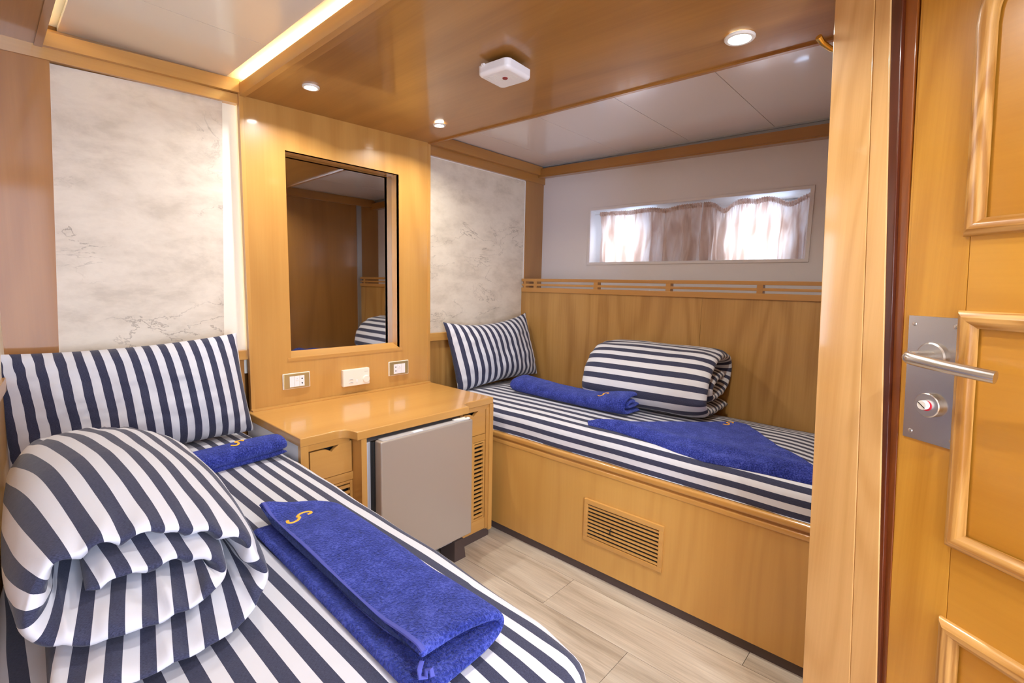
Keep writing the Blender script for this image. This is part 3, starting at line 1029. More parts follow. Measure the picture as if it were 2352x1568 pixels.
t = thing('thermostat', 'ivory thermostat with round dial between two sockets under the mirror', 'thermostat', (1.07, 0, 0.835))
MB().box(1.002, 1.138, -0.020, 0, 0.796, 0.874, 0.003).build('housing', IVORY, t, True)
MB().lathe([(0.0175, 0.0), (0.0175, 0.006), (0.015, 0.008), (0.0, 0.008)], (1.118, -0.020, 0.822), (0, -1, 0), 32).build('dial', IVORY, t, True)
for z_ in (0.828, 0.814):
    MB().box(1.031, 1.052, -0.0215, -0.018, z_ - 0.003, z_ + 0.003, 0.0008).build('slider_slot', RING, t, True)
    MB().box(1.036, 1.048, -0.0222, -0.018, z_ - 0.0009, z_ + 0.0011).build('slider_mark', GREYPL, t)
MB().box(1.068, 1.073, -0.0225, -0.018, 0.810, 0.825, 0.001).build('rocker_switch', PLASTIC, t, True)
for k in range(3):
    MB().box(1.113 + 0.007 * k, 1.1145 + 0.007 * k, -0.0203, -0.018, 0.855, 0.860).build('indicator', GREYPL, t)

# ================================================================== DRESSING TABLE
DZ = 0.7524
t = thing('dressing_table', 'honey wood dressing table with curved front fitted under the mirror', 'dressing table', (1.05, -0.24, FZ))
outline = [(0.5915, -0.001), (0.5915, -0.482), (0.700, -0.482), (0.722, -0.481), (0.738, -0.484), (0.750, -0.492), (0.758, -0.505), (0.762, -0.522), (0.766, -0.545),
           (1.300, -0.545), (1.304, -0.522), (1.310, -0.508), (1.320, -0.498), (1.335, -0.491), (1.355, -0.488), (1.508, -0.488), (1.508, -0.001)]
MB().prism(outline, DZ - 0.032, DZ, 'z', 0.004, 3).build('table_top', WTOP, t, True)
MB().box(0.606, 1.50, -0.03, -0.002, DZ - 0.001, DZ + 0.006, 0.002).build('back_strip', WX, t, True)
# apron under the recessed ends
MB().box(0.60, 0.772, -0.480, -0.466, 0.700, DZ - 0.030).build('apron', WX, t)
MB().box(1.30, 1.505, -0.484, -0.470, 0.700, DZ - 0.030).build('apron', WX, t)
# left side: slab edge and white side sheet
MB().box(0.593, 0.603, -0.462, -0.004, 0.30, DZ - 0.031, 0.001).build('side_panel', SKIRT, t, True)['label'] = 'white laminate side'
MB().box(0.592, 0.620, -0.4805, -0.4605, FZ, DZ - 0.031, 0.002).build('post', WZ, t, True)
MB().box(0.600, 0.80, -0.44, -0.42, FZ, 0.70).build('carcass', DARK, t)
# left pedestal
def drawer_front(x0, x1, z0, z1, y0, y1, notch, parent):
    c = notch
    top = [(x1, z1 - 0.002), (c + 0.058, z1 - 0.002), (c + 0.044, z1 - 0.001), (c + 0.030, z1 - 0.006), (c + 0.014, z1 - 0.015), (c, z1 - 0.026),
           (c - 0.014, z1 - 0.017), (c - 0.024, z1 - 0.013), (c - 0.040, z1 - 0.012), (x0, z1 - 0.012)]
    return MB().prism([(x0, z0), (x1, z0)] + top, y0, y1, 'y', 0.0012).build('drawer', WTOP, parent, True)
drawer_front(0.625, 0.781, 0.588, 0.706, -0.478, -0.462, 0.703, t)
MB().box(0.62, 0.785, -0.478, -0.458, 0.556, 0.586, 0.001).build('cross_rail', WX, t, True)


def grille(x0, x1, y0, z0, z1, n, parent, frame=0.010):
    g = MB()
    g.box(x0, x0 + frame, y0, y0 + 0.014, z0, z1, 0.001)
    g.box(x1 - frame, x1, y0, y0 + 0.014, z0, z1, 0.001)
    g.box(x0 + frame, x1 - frame, y0, y0 + 0.014, z1 - frame, z1, 0.001)
    g.box(x0 + frame, x1 - frame, y0, y0 + 0.014, z0, z0 + frame, 0.001)
    gp = g.build('grille', WX, parent, True)
    p = (z1 - z0 - 2 * frame) / n
    for k in range(n):
        zz = z0 + frame + p * (k + 0.5)
        MB().hexa([(x0 + frame, y0 + 0.003, zz - p * 0.24), (x1 - frame, y0 + 0.003, zz - p * 0.24), (x1 - frame, y0 + 0.003, zz + p * 0.24), (x0 + frame, y0 + 0.003, zz + p * 0.24),
                   (x0 + frame, y0 + 0.008, zz - p * 0.20), (x1 - frame, y0 + 0.008, zz - p * 0.20), (x1 - frame, y0 + 0.008, zz + p * 0.26), (x0 + frame, y0 + 0.008, zz + p * 0.26)]).build('slat', WX, gp)
    return gp


grille(0.622, 0.783, -0.477, 0.13, 0.554, 17, t)
# divider towards the refrigerator
MB().box(0.784, 0.806, -0.540, -0.10, FZ, DZ - 0.031, 0.001).build('divider', WZ, t, True)
# right pedestal
MB().box(1.290, 1.306, -0.50, -0.10, FZ, DZ - 0.031, 0.001).build('divider', WZ, t, True)
drawer_front(1.310, 1.464, 0.585, 0.704, -0.482, -0.466, 1.388, t)
MB().box(1.306, 1.466, -0.482, -0.462, 0.552, 0.583, 0.001).build('cross_rail', WX, t, True)
grille(1.390, 1.464, -0.481, 0.168, 0.550, 18, t, 0.008)
MB().box(1.306, 1.391, -0.480, -0.462, 0.11, 0.552).build('pedestal_panel', WZ, t)
MB().box(1.466, 1.484, -0.486, -0.462, 0.11, 0.706, 0.001).build('stile', WZ, t, True)
MB().box(1.484, 1.508, -0.492, -0.470, 0.10, DZ - 0.030, 0.002).build('post', WZ, t, True)
MB().box(1.306, 1.466, -0.483, -0.462, 0.112, 0.168, 0.001).build('cross_rail', WX, t, True)
MB().box(1.306, 1.50, -0.44, -0.42, FZ, 0.70).build('carcass', DARK, t)
MB().box(1.498, 1.508, -0.46, -0.01, 0.30, DZ - 0.031).build('side_panel', WX, t)
MB().box(1.31, 1.50, -0.478, -0.47, FZ, 0.112).build('kick_board', KICK, t)

# ================================================================== FRIDGE
t = thing('mini_fridge', 'beige metallic mini fridge standing under the dressing table', 'fridge', (1.05, -0.3, FZ))
MB().box(0.812, 1.286, -0.528, -0.06, 0.150, 0.700, 0.006).build('body', GASKET, t, True)
MB().box(0.826, 1.276, -0.545, -0.528, 0.205, 0.702, 0.002).build('gasket', BLACK, t, True)
MB().box(0.8335, 1.285, -0.588, -0.545, 0.196, 0.708, 0.006, 3).build('door', FRIDGE, t, True)
MB().box(0.846, 1.270, -0.580, -0.547, 0.7075, 0.7105, 0.0012).build('door_cap', GASKET, t, True)
MB().box(0.985, 1.030, -0.578, -0.560, 0.7100, 0.7125, 0.001).build('door_badge_recess', PLASTIC, t, True)
hg = MB().prism([(1.205, -0.545), (1.272, -0.552), (1.280, -0.566), (1.277, -0.580), (1.262, -0.584), (1.240, -0.574), (1.205, -0.560)], 0.7105, 0.7145, 'z', 0.001)
hg.build('hinge', RING, t, True)
MB().lathe([(0.005, 0.0), (0.005, 0.004), (0.0, 0.0045)], (1.262, -0.568, 0.7145), (0, 0, 1), 16).build('hinge_pin', STEEL, t, True)
for x_ in (0.87, 1.245):
    MB().hexa([(x_ - 0.02, -0.545, FZ), (x_ + 0.045, -0.545, FZ), (x_ + 0.03, -0.545, 0.16), (x_ - 0.02, -0.545, 0.16),
               (x_ - 0.02, -0.45, FZ), (x_ + 0.045, -0.45, FZ), (x_ + 0.03, -0.45, 0.16), (x_ - 0.02, -0.45, 0.16)]).build('foot', KICK, t)

# ================================================================== BEDS
t = thing('bunk_base', 'built-in wooden bed base with air vent under the window bed', 'bed base', (1.9, -0.9, FZ))
MB().box(XB, XB + 0.018, YF + 0.002, -0.32, 0.106, 0.521).build('front_panel', WBED, t)
MB().box(XB + 0.012, XB + 0.03, YF + 0.002, -0.30, FZ, 0.110).build('kick_board', KICK, t)
MB().box(XB - 0.006, XB + 0.035, YF + 0.002, -0.38, 0.545, 0.570, 0.008, 4).build('rail', WY, t, True)
MB().box(XB + 0.001, XB + 0.03, YF + 0.002, -0.38, 0.534, 0.548, 0.001).build('rail_groove', WYdark, t, True)
MB().box(XB - 0.004, XB + 0.03, YF + 0.002, -0.38, 0.517, 0.537, 0.004, 3).build('rail', WY, t, True)
MB().box(1.575, XW, YF + 0.004, 0.02, 0.53, 0.566).build('platform', WYdark, t)
# vent grille with a handle
vy0, vy1, vz0, vz1 = -1.342, -0.991, 0.218, 0.402
g = MB()
fw = 0.018
g.box(XB - 0.010, XB + 0.002, vy0, vy1, vz1 - 0.022, vz1, 0.003)
g.box(XB - 0.010, XB + 0.002, vy0, vy1, vz0, vz0 + 0.020, 0.003)
g.box(XB - 0.010, XB + 0.002, vy0, vy0 + fw, vz0 + 0.018, vz1 - 0.02, 0.003)
g.box(XB - 0.010, XB + 0.002, vy1 - fw, vy1, vz0 + 0.018, vz1 - 0.02, 0.003)
vg = g.build('vent_grille', WY, t, True)
MB().box(XB - 0.001, XB + 0.001, vy0 + 0.01, vy1 - 0.01, vz0 + 0.012, vz1 - 0.012).build('vent_shade_sheet', DARK, vg)  # black sheet on the panel stands in for the shade behind the slats
ns = 9
p = (vz1 - vz0 - 0.042) / ns
for k in range(ns):
    zz = vz0 + 0.020 + p * (k + 0.5)
    MB().hexa([(XB - 0.008, vy0 + fw - 0.001, zz - p * 0.24), (XB - 0.008, vy1 - fw + 0.001, zz - p * 0.24), (XB - 0.008, vy1 - fw + 0.001, zz + p * 0.20), (XB - 0.008, vy0 + fw - 0.001, zz + p * 0.20),
               (XB - 0.0035, vy0 + fw - 0.001, zz - p * 0.20), (XB - 0.0035, vy1 - fw + 0.001, zz - p * 0.20), (XB - 0.0035, vy1 - fw + 0.001, zz + p * 0.24), (XB - 0.0035, vy0 + fw - 0.001, zz + p * 0.24)]).build('slat', WY, vg)
MB().tube([(XB - 0.008, -1.122, 0.312), (XB - 0.014, -1.122, 0.308), (XB - 0.015, -1.122, 0.296), (XB - 0.012, -1.124, 0.288), (XB - 0.007, -1.126, 0.286)], 0.0022, 8).build('damper_lever', BLACK, vg, True)

t = thing('bunk_base', 'wooden bed base under the near bed, mostly hidden by bedding', 'bed base', (0.2, -0.9, FZ))
MB().hexa([(-0.035, 0.02, FZ), (0.588, 0.02, FZ), (0.588, 0.02, 0.565), (-0.035, 0.02, 0.565),
           (-0.17, -1.70, FZ), (0.545, -1.70, FZ), (0.545, -1.70, 0.565), (-0.17, -1.70, 0.565)]).build('front_panel', WBED, t)
MB().hexa([(0.560, -0.49, 0.520), (0.592, -0.49, 0.520), (0.592, -0.49, 0.566), (0.560, -0.49, 0.566),
           (0.535, -1.69, 0.520), (0.566, -1.70, 0.520), (0.566, -1.70, 0.566), (0.535, -1.69, 0.566)], 0.008).build('rail', WY, t, True)


def smoothstep(a, b, x):
    x = max(0.0, min(1.0, (x - a) / (b - a)))
    return x * x * (3 - 2 * x)


def cloth_obj(name, grid_pts, uvs, m_, parent=None, closed_u=False, label=None, loc=None, cap=False):
    """grid_pts[i][j] -> world points, uvs[i][j] -> uv pairs"""
    bm = bmesh.new()
    uvl = bm.loops.layers.uv.new('cloth')
    off = Vector(loc) if loc is not None else Vector((0, 0, 0))
    V = [[bm.verts.new(Vector(p) - off) for p in row] for row in grid_pts]
    n, mm_ = len(V), len(V[0])
    for i in range(n - 1):
        for j in range(mm_ - 1 + (1 if closed_u else 0)):
            j2 = (j + 1) % mm_
            f = bm.faces.new((V[i][j], V[i + 1][j], V[i + 1][j2], V[i][j2]))
            for lo, (a, b) in zip(f.loops, ((i, j), (i + 1, j), (i + 1, j2), (i, j2))):
                lo[uvl].uv = uvs[a][b]
    if cap and closed_u:
        for row in (V[0], V[-1]):
            try:
                bm.faces.new(row)
            except ValueError:
                pass
    bmesh.ops.recalc_face_normals(bm, faces=bm.faces)
    me = bpy.data.meshes.new(name)
    bm.to_mesh(me)
    bm.free()
    me.materials.append(m_)
    me.polygons.foreach_set('use_smooth', [True] * len(me.polygons))
    o = bpy.data.objects.new(name, me)
    if loc is not None:
        o.location = loc
    return link(o, parent)


def mattress(poly, zt, z0, r, crown, uoff, m_, name, label, nx=90, ny=130, skirt=0.16, wr=0.003):
    """fitted sheet draped over a rounded convex outline (poly counter-clockwise, already inset by r)"""
    xs_ = [p[0] for p in poly]
    ys_ = [p[1] for p in poly]
    pad = r * math.pi / 2 + skirt
    X0, X1, Y0, Y1 = min(xs_) - pad, max(xs_) + pad, min(ys_) - pad, max(ys_) + pad
    cx, cy = (min(xs_) + max(xs_)) / 2, (min(ys_) + max(ys_)) / 2
    pv = [Vector(p) for p in poly]

    def closest(q):
        inside = True
        best, bd = None, 1e9
        for a, b in zip(pv, pv[1:] + pv[:1]):
            e = b - a
            if e.x * (q.y - a.y) - e.y * (q.x - a.x) < 0:
                inside = False
            tt = max(0, min(1, (q - a).dot(e) / e.dot(e)))
            c = a + e * tt
            d = (q - c).length
            if d < bd:
                bd, best = d, c
        return inside, best, bd
    pts, uvs = [], []
    for i in range(ny + 1):
        row, ur = [], []
        for j in range(nx + 1):
            q = Vector((X0 + (X1 - X0) * j / nx, Y0 + (Y1 - Y0) * i / ny))
            ins, c, d = closest(q)
            nz = noise.noise(Vector((q.x * 5, q.y * 4, 1.7))) * wr
            if ins:
                k = min(d / 0.22, 1.0)
                p = Vector((q.x, q.y, zt - crown * (1 - k) ** 2 + nz))
            else:
                dr = (q - c).normalized()
                if d < r * math.pi / 2:
                    p2 = c + dr * (r * math.sin(d / r))
                    z = zt - crown - r * (1 - math.cos(d / r))
                else:
                    p2 = c + dr * r
                    z = zt - crown - r - (d - r * math.pi / 2)
                w = noise.noise(Vector((q.x * 9, q.y * 6, 4.1))) * wr * 1.2
                p2 = p2 + dr * w
                p = Vector((p2.x, p2.y, max(z, z0) + nz * 0.4))
            row.append(p)
            ur.append((q.x + uoff + noise.noise(Vector((q.x * 2.5, q.y * 3.5, 9))) * 0.002, q.y))
        pts.append(row)
        uvs.append(ur)
    o = cloth_obj(name, pts, uvs, m_, None, loc=(cx, cy, z0))
    tag(o, label, 'mattress')
    return o


mattress([(1.625, -1.80), (2.224, -1.80), (2.224, -0.04), (1.625, -0.04)], 0.712, 0.572, 0.058, 0.026, 0.0, STR_BED2, 'mattress',
         'mattress in a navy striped sheet on the base under the window', skirt=0.08)
mattress([(-0.165, -1.64), (0.43, -1.675), (0.485, -1.645), (0.505, -1.56), (0.525, -1.25), (0.550, -0.49), (0.540, -0.02), (0.002, -0.02)], 0.704, 0.567, 0.045, 0.018, 0.0, STR_BED, 'mattress',
         'mattress in a navy striped sheet on the near bed beside the hull wall', skirt=0.09)

# ---- pillows
def pillow(name, label, origin, xdir, updir, w, h, th, sag, ears, seed, m_, lean_bulge=0.0, uoff=0.0):
    xdir, updir = Vector(xdir).normalized(), Vector(updir).normalized()
    nd = xdir.cross(updir).normalized()
    NU, NV = 72, 48
    pts, uvs = [], []
    for i in range(NV + 1):
        v = -1 + 2 * i / NV
        row, ur = [], []
        for s in (1, -1):
            rng = range(NU + 1) if s == 1 else range(NU - 1, 0, -1)
            for j in rng:
                u = -1 + 2 * j / NU
                prof = max(0.0, 1 - abs(u) ** 2.6) ** 0.62 * max(0.0, 1 - abs(v) ** 2.6) ** 0.62
                px = w / 2 * u * (1 - ears * 0.55 * (1 - abs(v) ** 2) * abs(u) ** 3)
                py = h / 2 * v * (1 - ears * (1 - abs(u) ** 2.2) * abs(v) ** 3)
                if v > 0:
                    py -= sag * h * (1 - u * u) * v ** 2
                q = Vector((u * 2.3, v * 1.9, seed + s))
                wk = noise.noise(q * 1.6) * 0.010 + noise.noise(q * 4.5) * 0.004
                # tension wrinkles gathering in the corners
                cr = abs(u * v)
                wk += 0.006 * cr * math.sin(26 * (u * v + 0.3 * u))
                hgt = s * (th / 2 * prof * (1.12 - 0.18 * v) + wk * prof ** 0.5)
                p = Vector(origin) + xdir * px + updir * (py + h / 2) + nd * hgt
                p += nd * (-lean_bulge * v * v)
                row.append(p)
                ur.append((px + uoff + 0.35 * wk + 0.004 * v, py))
        pts.append(row)
        uvs.append(ur)
    o = cloth_obj(name, pts, uvs, m_, None, closed_u=True, loc=origin)
    tag(o, label, 'pillow', 'striped pillows at the bed heads')
    return o


pillow('pillow', 'large navy striped pillow leaning on the marbled wall above the near bed', (0.245, -0.135, 0.698), (1, 0.015, 0.035), (-0.06, 0.20, 1),
       0.655, 0.375, 0.155, 0.02, 0.05, 3.0, STR_PIL)
pillow('pillow', 'navy striped pillow propped in the corner at the head of the window bed', (1.945, -0.125, 0.706), (1, -0.02, 0.05), (-0.14, 0.17, 1),
       0.66, 0.395, 0.16, 0.06, 0.09, 8.0, STR_PIL, uoff=0.01)


# ---- rolled and folded cloth
def catmull(P, n):
    P = [Vector(p) for p in P]
    out = []
    m_ = len(P) - 1
    for k in range(n + 1):
        tt = k / n * m_
        i = min(int(tt), m_ - 1)
        f = tt - i
        p0 = P[i - 1] if i > 0 else P[0] * 2 - P[1]
        p1, p2 = P[i], P[i + 1]
        p3 = P[i + 2] if i + 2 <= m_ else P[-1] * 2 - P[-2]
        out.append(0.5 * ((2 * p1) + (-p0 + p2) * f + (2 * p0 - 5 * p1 + 4 * p2 - p3) * f * f + (-p0 + 3 * p1 - 3 * p2 + p3) * f ** 3))
    return out


def ribbon(name, line, th, L, origin, adir, vdir, m_, n=160, mv=36, wob=0.0, ends=None, pw=10.0, seed=0.0, uoff=0.0, pucker=0.0, lift=None, taper_end=0.015, wlen=9.0, skew=0.0):
    """a padded sheet of thickness th whose cross-section follows line (a, z) and that runs L along vdir"""
    adir, vdir = Vector(adir), Vector(vdir).normalized()
    up = Vector((0, 0, 1))
    C_ = catmull(line, n)
    S = [0.0]
    for a, b in zip(C_, C_[1:]):
        S.append(S[-1] + (b - a).length)
    tot = S[-1]
    vs_ = []
    for k in range(mv + 1):
        x = -1 + 2 * k / mv
        vs_.append(math.copysign(1 - (1 - abs(x)) ** 1.6, x))
    pts, uvs = [], []
    for i, c in enumerate(C_):
        tng = (C_[min(i + 1, n)] - C_[max(i - 1, 0)]).normalized()
        nrm = Vector((-tng.y, tng.x))
        e = min(S[i], tot - S[i])
        g = math.sqrt(max(0.0, 1 - (1 - min(e / taper_end, 1)) ** 2)) if taper_end > 0 else 1.0
        row, ur = [], []
        e0, e1 = ends(S[i] / tot) if ends else (0.0, 0.0)
        for s in (1, -1):
            rng = range(mv + 1) if s == 1 else range(mv - 1, 0, -1)
            for k in rng:
                v = vs_[k]
                yy = L / 2 * v + (e0 if v < 0 else e1) * abs(v)
                hh = (th(S[i] / tot) if callable(th) else th) / 2 * math.sqrt(max(0.0, 1 - abs(v) ** pw)) * max(g, 0.02)
                q = Vector((S[i] * wlen, yy * wlen * 0.6, seed))
                wv = noise.noise(q) * wob + noise.noise(q * 2.7) * wob * 0.4
                edge = smoothstep(0.55, 1.0, abs(v))
                if pucker:
                    wv += edge * pucker * (1 - 1.6 * abs(math.sin(S[i] * 42 + 2.2 * noise.noise(Vector((S[i] * 11, yy * 4, seed))))) ** 1.4 + 0.8 * noise.noise(Vector((S[i] * 38, yy * 16, seed + 5))))
                off2 = c + nrm * (s * hh + wv * (0.35 + 0.65 * min(1, hh / 0.01)) * (1 if s > 0 else 0.6))
                p = Vector(origin) + adir * off2.x + vdir * yy + up * off2.y
                if lift:
                    p += lift(S[i] / tot, v, off2)
                row.append(p)
                ur.append((S[i] + uoff + skew * yy, yy))
        pts.append(row)
        uvs.append(ur)
    return cloth_obj(name, pts, uvs, m_, None, closed_u=True, loc=origin, cap=True)


duv1 = [(-0.115, 0.026), (0.00, 0.026), (0.10, 0.027), (0.165, 0.036), (0.203, 0.062), (0.205, 0.100), (0.175, 0.140), (0.11, 0.172), (0.03, 0.192),
        (-0.05, 0.194), (-0.108, 0.176), (-0.132, 0.132), (-0.115, 0.092), (-0.06, 0.078), (0.02, 0.077), (0.09, 0.082), (0.132, 0.098), (0.126, 0.124), (0.08, 0.137), (0.01, 0.139), (-0.06, 0.134)]
o = ribbon('duvet', duv1, lambda u: 0.060 + 0.014 * math.exp(-((u - 0.68) / 0.1) ** 2), 0.76, (0.037, -0.835, 0.710), (0.86, 0.0, 0), (0.05, 1, 0), STR_DUV, n=300, mv=70, wob=0.007, pw=3.2, seed=2.0, pucker=0.009, skew=-0.17,
           ends=lambda u: (-0.07 + 0.15 * smoothstep(0.15, 0.42, u) - 0.10 * smoothstep(0.52, 0.72, u) + 0.07 * smoothstep(0.8, 0.9, u), 0.0), taper_end=0.03, wlen=7.0,
           lift=lambda u, v, c: Vector((0, 0, -0.16 * c.y * smoothstep(0.0, 1.0, -v) - 0.10 * c.y * smoothstep(0.3, 1.0, v))))
tag(o, 'bulky navy striped duvet rolled up on the near bed', 'duvet', 'rolled striped duvets on the beds')

duv2 = [(0.16, 0.030), (0.05, 0.030), (-0.08, 0.031), (-0.155, 0.045), (-0.188, 0.085), (-0.180, 0.140), (-0.145, 0.200), (-0.08, 0.245), (0.0, 0.262), (0.09, 0.262), (0.155, 0.24),
        (0.178, 0.195), (0.160, 0.150), (0.10, 0.112), (0.02, 0.096), (-0.06, 0.092), (-0.105, 0.108), (-0.10, 0.145), (-0.05, 0.170), (0.02, 0.180), (0.08, 0.180)]
o = ribbon('duvet', duv2, 0.066, 0.62, (2.078, -1.015, 0.717), (0.93, 0.05, 0), (-0.05, 1, 0), STR_DUV, n=240, mv=50, wob=0.005, pw=6.0, seed=6.0, pucker=0.004,
           ends=lambda u: (0.0, -0.02), taper_end=0.03, wlen=7.0)
tag(o, 'navy striped duvet rolled up against the wainscot on the window bed', 'duvet', 'rolled striped duvets on the beds')


def emblem(pts2, towel, r=0.0036, zhi=1.2):
    """embroidered mark laid on the cloth below the given plan points"""
    bm = bmesh.new()
    bm.from_mesh(towel.data)
    bm.transform(Matrix.Translation(towel.location))
    tree = BVHTree.FromBMesh(bm)
    bm.free()
    P = catmull([(a, b) for a, b in pts2], 40)
    line = []
    for p in P:
        hit = tree.ray_cast(Vector((p.x, p.y, zhi)), Vector((0, 0, -1)))
        if hit[0] is not None:
            line.append(hit[0] + hit[1] * 0.0008)
    if len(line) > 3:
        return MB().tube(line, r, 8, flat=0.4).build('embroidered_mark', ORANGE, towel, True)


S0 = [(0.0, 0.0), (0.012, -0.012), (0.026, -0.008), (0.034, 0.006), (0.030, 0.016), (0.040, 0.026), (0.056, 0.026), (0.062, 0.016), (0.055, 0.008)]


def mark(o, sc, ang):
    c, s = math.cos(ang), math.sin(ang)
    return [(o[0] + sc * (c * (a - 0.03) - s * (b - 0.006)), o[1] + sc * (s * (a - 0.03) + c * (b - 0.006))) for a, b in S0]


# rolled towel by the near pillow
rl = [(a, b * 0.86) for a, b in [(-0.045, 0.010), (0.0, 0.0095), (0.035, 0.012), (0.052, 0.030), (0.044, 0.050), (0.012, 0.064), (-0.024, 0.060), (-0.044, 0.044), (-0.036, 0.026), (0.0, 0.024), (0.026, 0.034), (0.014, 0.047), (-0.016, 0.045)]]
o = ribbon('towel', rl, 0.016, 0.46, (0.325, -0.440, 0.703), (-0.12, 1, 0), (1, 0.12, 0), TERRY, n=110, mv=60, wob=0.003, pw=8, seed=1.0, taper_end=0.006, wlen=12)
tag(o, 'royal blue towel rolled up at the foot of the near pillow', 'towel', 'royal blue towels on the beds')
emblem(mark((0.415, -0.430), 0.8, 0.3), o)

# large folded towel on the near bed
fl_ = [(-0.086, 0.008), (-0.02, 0.008), (0.05, 0.009), (0.082, 0.014), (0.092, 0.024), (0.083, 0.034), (0.05, 0.038), (-0.01, 0.035), (-0.060, 0.034)]
o = ribbon('towel', fl_, 0.018, 0.665, (0.354, -1.243, 0.703), (0.998, 0.02, 0), (0.03, 1, 0), TERRY, n=90, mv=170, wob=0.0035, pw=40, seed=4.0, taper_end=0.006, wlen=14,
           lift=lambda u, v, c: Vector((0, 0, 0.022 * smoothstep(0.72, 1.0, v) * smoothstep(0.7, 1.0, u) + 0.004 * math.sin(5 * v) * u + 0.006 * smoothstep(0.6, 1.0, -v) * u)),
           ends=lambda u: (0.03 * smoothstep(0.35, 0.9, u), -0.02 - 0.07 * math.exp(-((u - 0.5) / 0.13) ** 2) + 0.03 * smoothstep(0.6, 1.0, u)))
tag(o, 'large royal blue towel folded lengthwise with orange mark on the near bed', 'towel', 'royal blue towels on the beds')
EP = [(0.3265, -1.0035), (0.3235, -1.0155), (0.3300, -1.0225), (0.3420, -1.0195), (0.3520, -1.0085), (0.3505, -1.0010), (0.3590, -0.9930), (0.3715, -0.9930), (0.3800, -1.0000), (0.3785, -1.0085), (0.3700, -1.0090)]
emblem(EP, o, 0.0043)
hem = []
bmh = bmesh.new()
bmh.from_mesh(o.data)
bmh.transform(Matrix.Translation(o.location))
trh = BVHTree.FromBMesh(bmh)
bmh.free()
for k in range(60):
    tt = k / 59
    y_ = -0.915 - 0.64 * tt
    x_ = 0.354 - 0.0525 + 0.03 * (y_ + 1.243)
    hit = trh.ray_cast(Vector((x_, y_, 1.2)), Vector((0, 0, -1)))
    if hit[0] is not None and hit[0].z > 0.722:
        hem.append(hit[0] + Vector((-0.002, 0, 0.0004)))
MB().tube(hem, 0.0045, 8, flat=0.55).build('hem', HEM, o, True)
MB().tube([(0.286, -1.545, 0.740), (0.277, -1.552, 0.737), (0.273, -1.558, 0.730), (0.281, -1.561, 0.727), (0.286, -1.555, 0.732), (0.291, -1.561, 0.734), (0.288, -1.568, 0.728)], 0.004, 8, flat=0.5).build('loose_hem_end', HEM, o, True)

# folded towel on the window bed
f2 = [(0.066, 0.009), (0.0, 0.009), (-0.050, 0.012), (-0.072, 0.030), (-0.062, 0.052), (-0.020, 0.064), (0.035, 0.066), (0.064, 0.054), (0.060, 0.036), (0.020, 0.030), (-0.026, 0.030), (-0.042, 0.037), (-0.022, 0.045), (0.020, 0.047)]
o = ribbon('towel', f2, 0.017, 0.70, (1.850, -0.690, 0.712), (1, -0.03, 0), (0.035, 1, 0), TERRY, n=130, mv=80, wob=0.004, pw=24, seed=9.0, taper_end=0.006, wlen=8,
           lift=lambda u, v, c: Vector((0, 0, 0.25 * c.y * smoothstep(0.3, 1.0, -v) - 0.12 * c.y * math.cos(2.5 * v))))
tag(o, 'royal blue towel folded in a long bundle in front of the window bed pillow', 'towel', 'royal blue towels on the beds')
emblem(mark((1.803, -0.905), 0.75, -1.2), o, 0.003)

# triangular folded towel on the window bed
mt2 = bpy.data.objects['mattress']
bmh = bmesh.new()
bmh.from_mesh(mt2.data)
bmh.transform(Matrix.Translation(mt2.location))
mtree = BVHTree.FromBMesh(bmh)
bmh.free()


def poly_at(P, u):
    L_ = [0.0]
    for a, b in zip(P, P[1:]):
        L_.append(L_[-1] + (Vector(b) - Vector(a)).length)
    d = u * L_[-1]
    for k in range(len(P) - 1):
        if d <= L_[k + 1] + 1e-9:
            return Vector(P[k]).lerp(Vector(P[k + 1]), (d - L_[k]) / (L_[k + 1] - L_[k]))
    return Vector(P[-1])


FRONT = [(1.628, -0.945), (1.630, -1.085), (1.612, -1.224), (1.594, -1.35), (1.585, -1.46), (1.596, -1.645), (1.600, -1.80), (1.602, -1.83)]
BACK = [(1.652, -0.925), (1.684, -1.026), (1.748, -1.153), (1.872, -1.299), (2.010, -1.437), (2.000, -1.480), (1.900, -1.560), (1.805, -1.634), (1.709, -1.781), (1.680, -1.83)]
NU, NV = 110, 50
top, bot = [], []
for i in range(NV + 1):
    v = i / NV
    rt, rb = [], []
    for j in range(NU + 1):
        u = j / NU
        a, b = poly_at(FRONT, u), poly_at(BACK, u)
        p = a.lerp(b, v)
        hit = mtree.ray_cast(Vector((p.x, p.y, 1.0)), Vector((0, 0, -1)))
        zb = (hit[0].z if hit[0] is not None else 0.69) + 0.001
        e = min(v, 1 - v) * (b - a).length
        th = 0.020 * math.sqrt(max(0.0, 1 - (1 - min(e / 0.016, 1)) ** 2)) * (0.5 + 0.5 * smoothstep(0.0, 0.05, u))
        th += (0.006 * noise.noise(Vector((p.x * 9, p.y * 5, 3))) + 0.0025 * math.sin(p.x * 60 + 16 * p.y) * smoothstep(0.45, 0.8, u)) * smoothstep(0, 0.03, e)
        th += 0.012 * math.exp(-((p.x - 1.655) / 0.03) ** 2) * smoothstep(0, 0.03, e)
        rt.append((p.x, p.y, zb + max(th, 0.001)))
        rb.append((p.x, p.y, zb))
    top.append(rt)
    bot.append(rb)
pts = [rt + rb[::-1] for rt, rb in zip(top, bot)]
uvs = [[(0, 0)] * len(pts[0]) for _ in pts]
o = cloth_obj('towel', pts, uvs, TERRY, None, closed_u=True, loc=(1.70, -1.40, 0.71), cap=True)
tag(o, 'royal blue towel folded to a flat triangle along the front edge of the window bed', 'towel', 'royal blue towels on the beds')
emblem(mark((1.935, -1.420), 0.85, -0.7), o, 0.003)

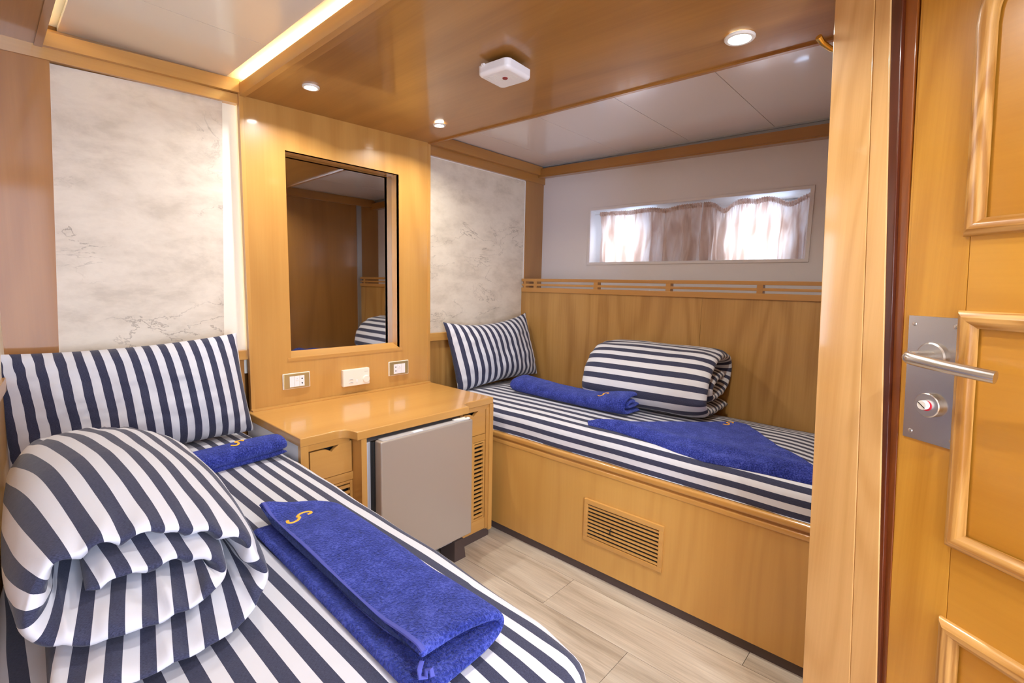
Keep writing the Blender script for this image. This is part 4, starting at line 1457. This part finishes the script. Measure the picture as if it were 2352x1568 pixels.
# ================================================================== CURTAINS
def curtain(name, label, ya, yb, tops, seed):
    n, mz = 170, 26
    pts, uvs = [], []
    for i in range(mz + 1):
        w = i / mz            # 0 top .. 1 bottom
        row, ur = [], []
        for j in range(n + 1):
            u = j / n
            y = ya + (yb - ya) * u
            zt_ = wz1 - 0.012
            for (c, wd, dp) in tops:
                zt_ -= dp * math.exp(-((u - c) / wd) ** 2)
            zb_ = wz0 + 0.003
            z = zt_ + (zb_ - zt_) * w
            fold = 0.021 * math.sin(2 * math.pi * (u * 6.3 + 0.35 * noise.noise(Vector((u * 5, w * 0.8, seed)))) + seed)
            fold += 0.010 * math.sin(2 * math.pi * (u * 13.7 + 0.6 * noise.noise(Vector((u * 7, w * 1.4, seed + 3)))))
            gath = 0.004 * math.sin(2 * math.pi * u * 44) * math.exp(-((w - 0.07) / 0.09) ** 2)
            x = 2.525 + fold * (0.25 + 0.75 * smoothstep(0.05, 0.5, w)) + gath
            row.append((x, y + 0.006 * noise.noise(Vector((u * 8, w * 2, seed + 8))), z))
            ur.append((u, w))
        pts.append(row)
        uvs.append(ur)
    o = cloth_obj(name, pts, uvs, CURT, None, loc=(2.525, (ya + yb) / 2, wz0))
    tag(o, label, 'curtain', 'short beige curtains over the portholes')
    # gathered header with the cord channel
    hp, hu = [], []
    for i in range(7):
        w = i / 6
        row, ur = [], []
        for j in range(2 * n + 1):
            u = j / (2 * n)
            y = ya + (yb - ya) * u
            zt_ = wz1 - 0.012
            for (c, wd, dp) in tops:
                zt_ -= dp * math.exp(-((u - c) / wd) ** 2)
            x = 2.521 + 0.004 * math.sin(2 * math.pi * u * 44 + 1) - 0.006 * math.sin(math.pi * w)
            row.append((x, y, zt_ + 0.004 - 0.026 * w + 0.0025 * math.sin(2 * math.pi * u * 44)))
            ur.append((u, w))
        hp.append(row)
        hu.append(ur)
    cloth_obj('header', hp, hu, CURT, o, loc=None).data.transform(Matrix.Translation(-o.location))
    return o


curtain('curtain', 'short beige curtain on the half of the recess next to the corner pillar', -0.392, -1.022, [(0.32, 0.10, 0.006), (0.68, 0.09, 0.014)], 1.0)
curtain('curtain', 'short beige curtain with drooping header on the half nearest the wooden post', -1.030, -1.525, [(0.22, 0.085, 0.040), (0.52, 0.06, 0.008), (0.83, 0.11, 0.034)], 4.2)
o = MB().tube([(2.523, wy1, wz1 - 0.022), (2.523, -0.7, wz1 - 0.027), (2.523, -1.02, wz1 - 0.024)], 0.0012, 6).build('curtain_wire', STEEL)
tag(o, 'thin wire carrying the curtain beside the corner pillar', 'wire')

# ================================================================== COAT HOOK (tips visible past the post)
t = thing('coat_hook', 'brass coat hook with curved prongs peeping out behind the wooden post', 'coat hook', (1.35, YF, 1.85))
MB().lathe([(0.024, 0.0), (0.024, 0.004), (0.012, 0.012), (0.0, 0.012)], (1.350, YF, 1.855), (0, 1, 0), 28).build('base_plate', BRASS, t, True)
MB().tube([(1.345, YF + 0.006, 1.866), (1.338, -1.83, 1.852), (1.322, -1.805, 1.850), (1.296, -1.788, 1.853), (1.268, -1.776, 1.860), (1.254, -1.771, 1.868)], [0.008, 0.007, 0.0065, 0.006, 0.0065, 0.007], 12).build('prong', BRASS, t, True)
MB().tube([(1.395, YF + 0.008, 1.845), (1.385, -1.83, 1.842), (1.368, -1.806, 1.848), (1.356, -1.795, 1.858)], [0.007, 0.006, 0.006, 0.007], 12).build('prong', BRASS, t, True)
MB().tube([(1.405, YF + 0.008, 1.830), (1.400, -1.84, 1.822), (1.392, -1.818, 1.828), (1.387, -1.806, 1.842)], [0.007, 0.006, 0.006, 0.0065], 12).build('prong', BRASS, t, True)

bpy.context.view_layer.update()
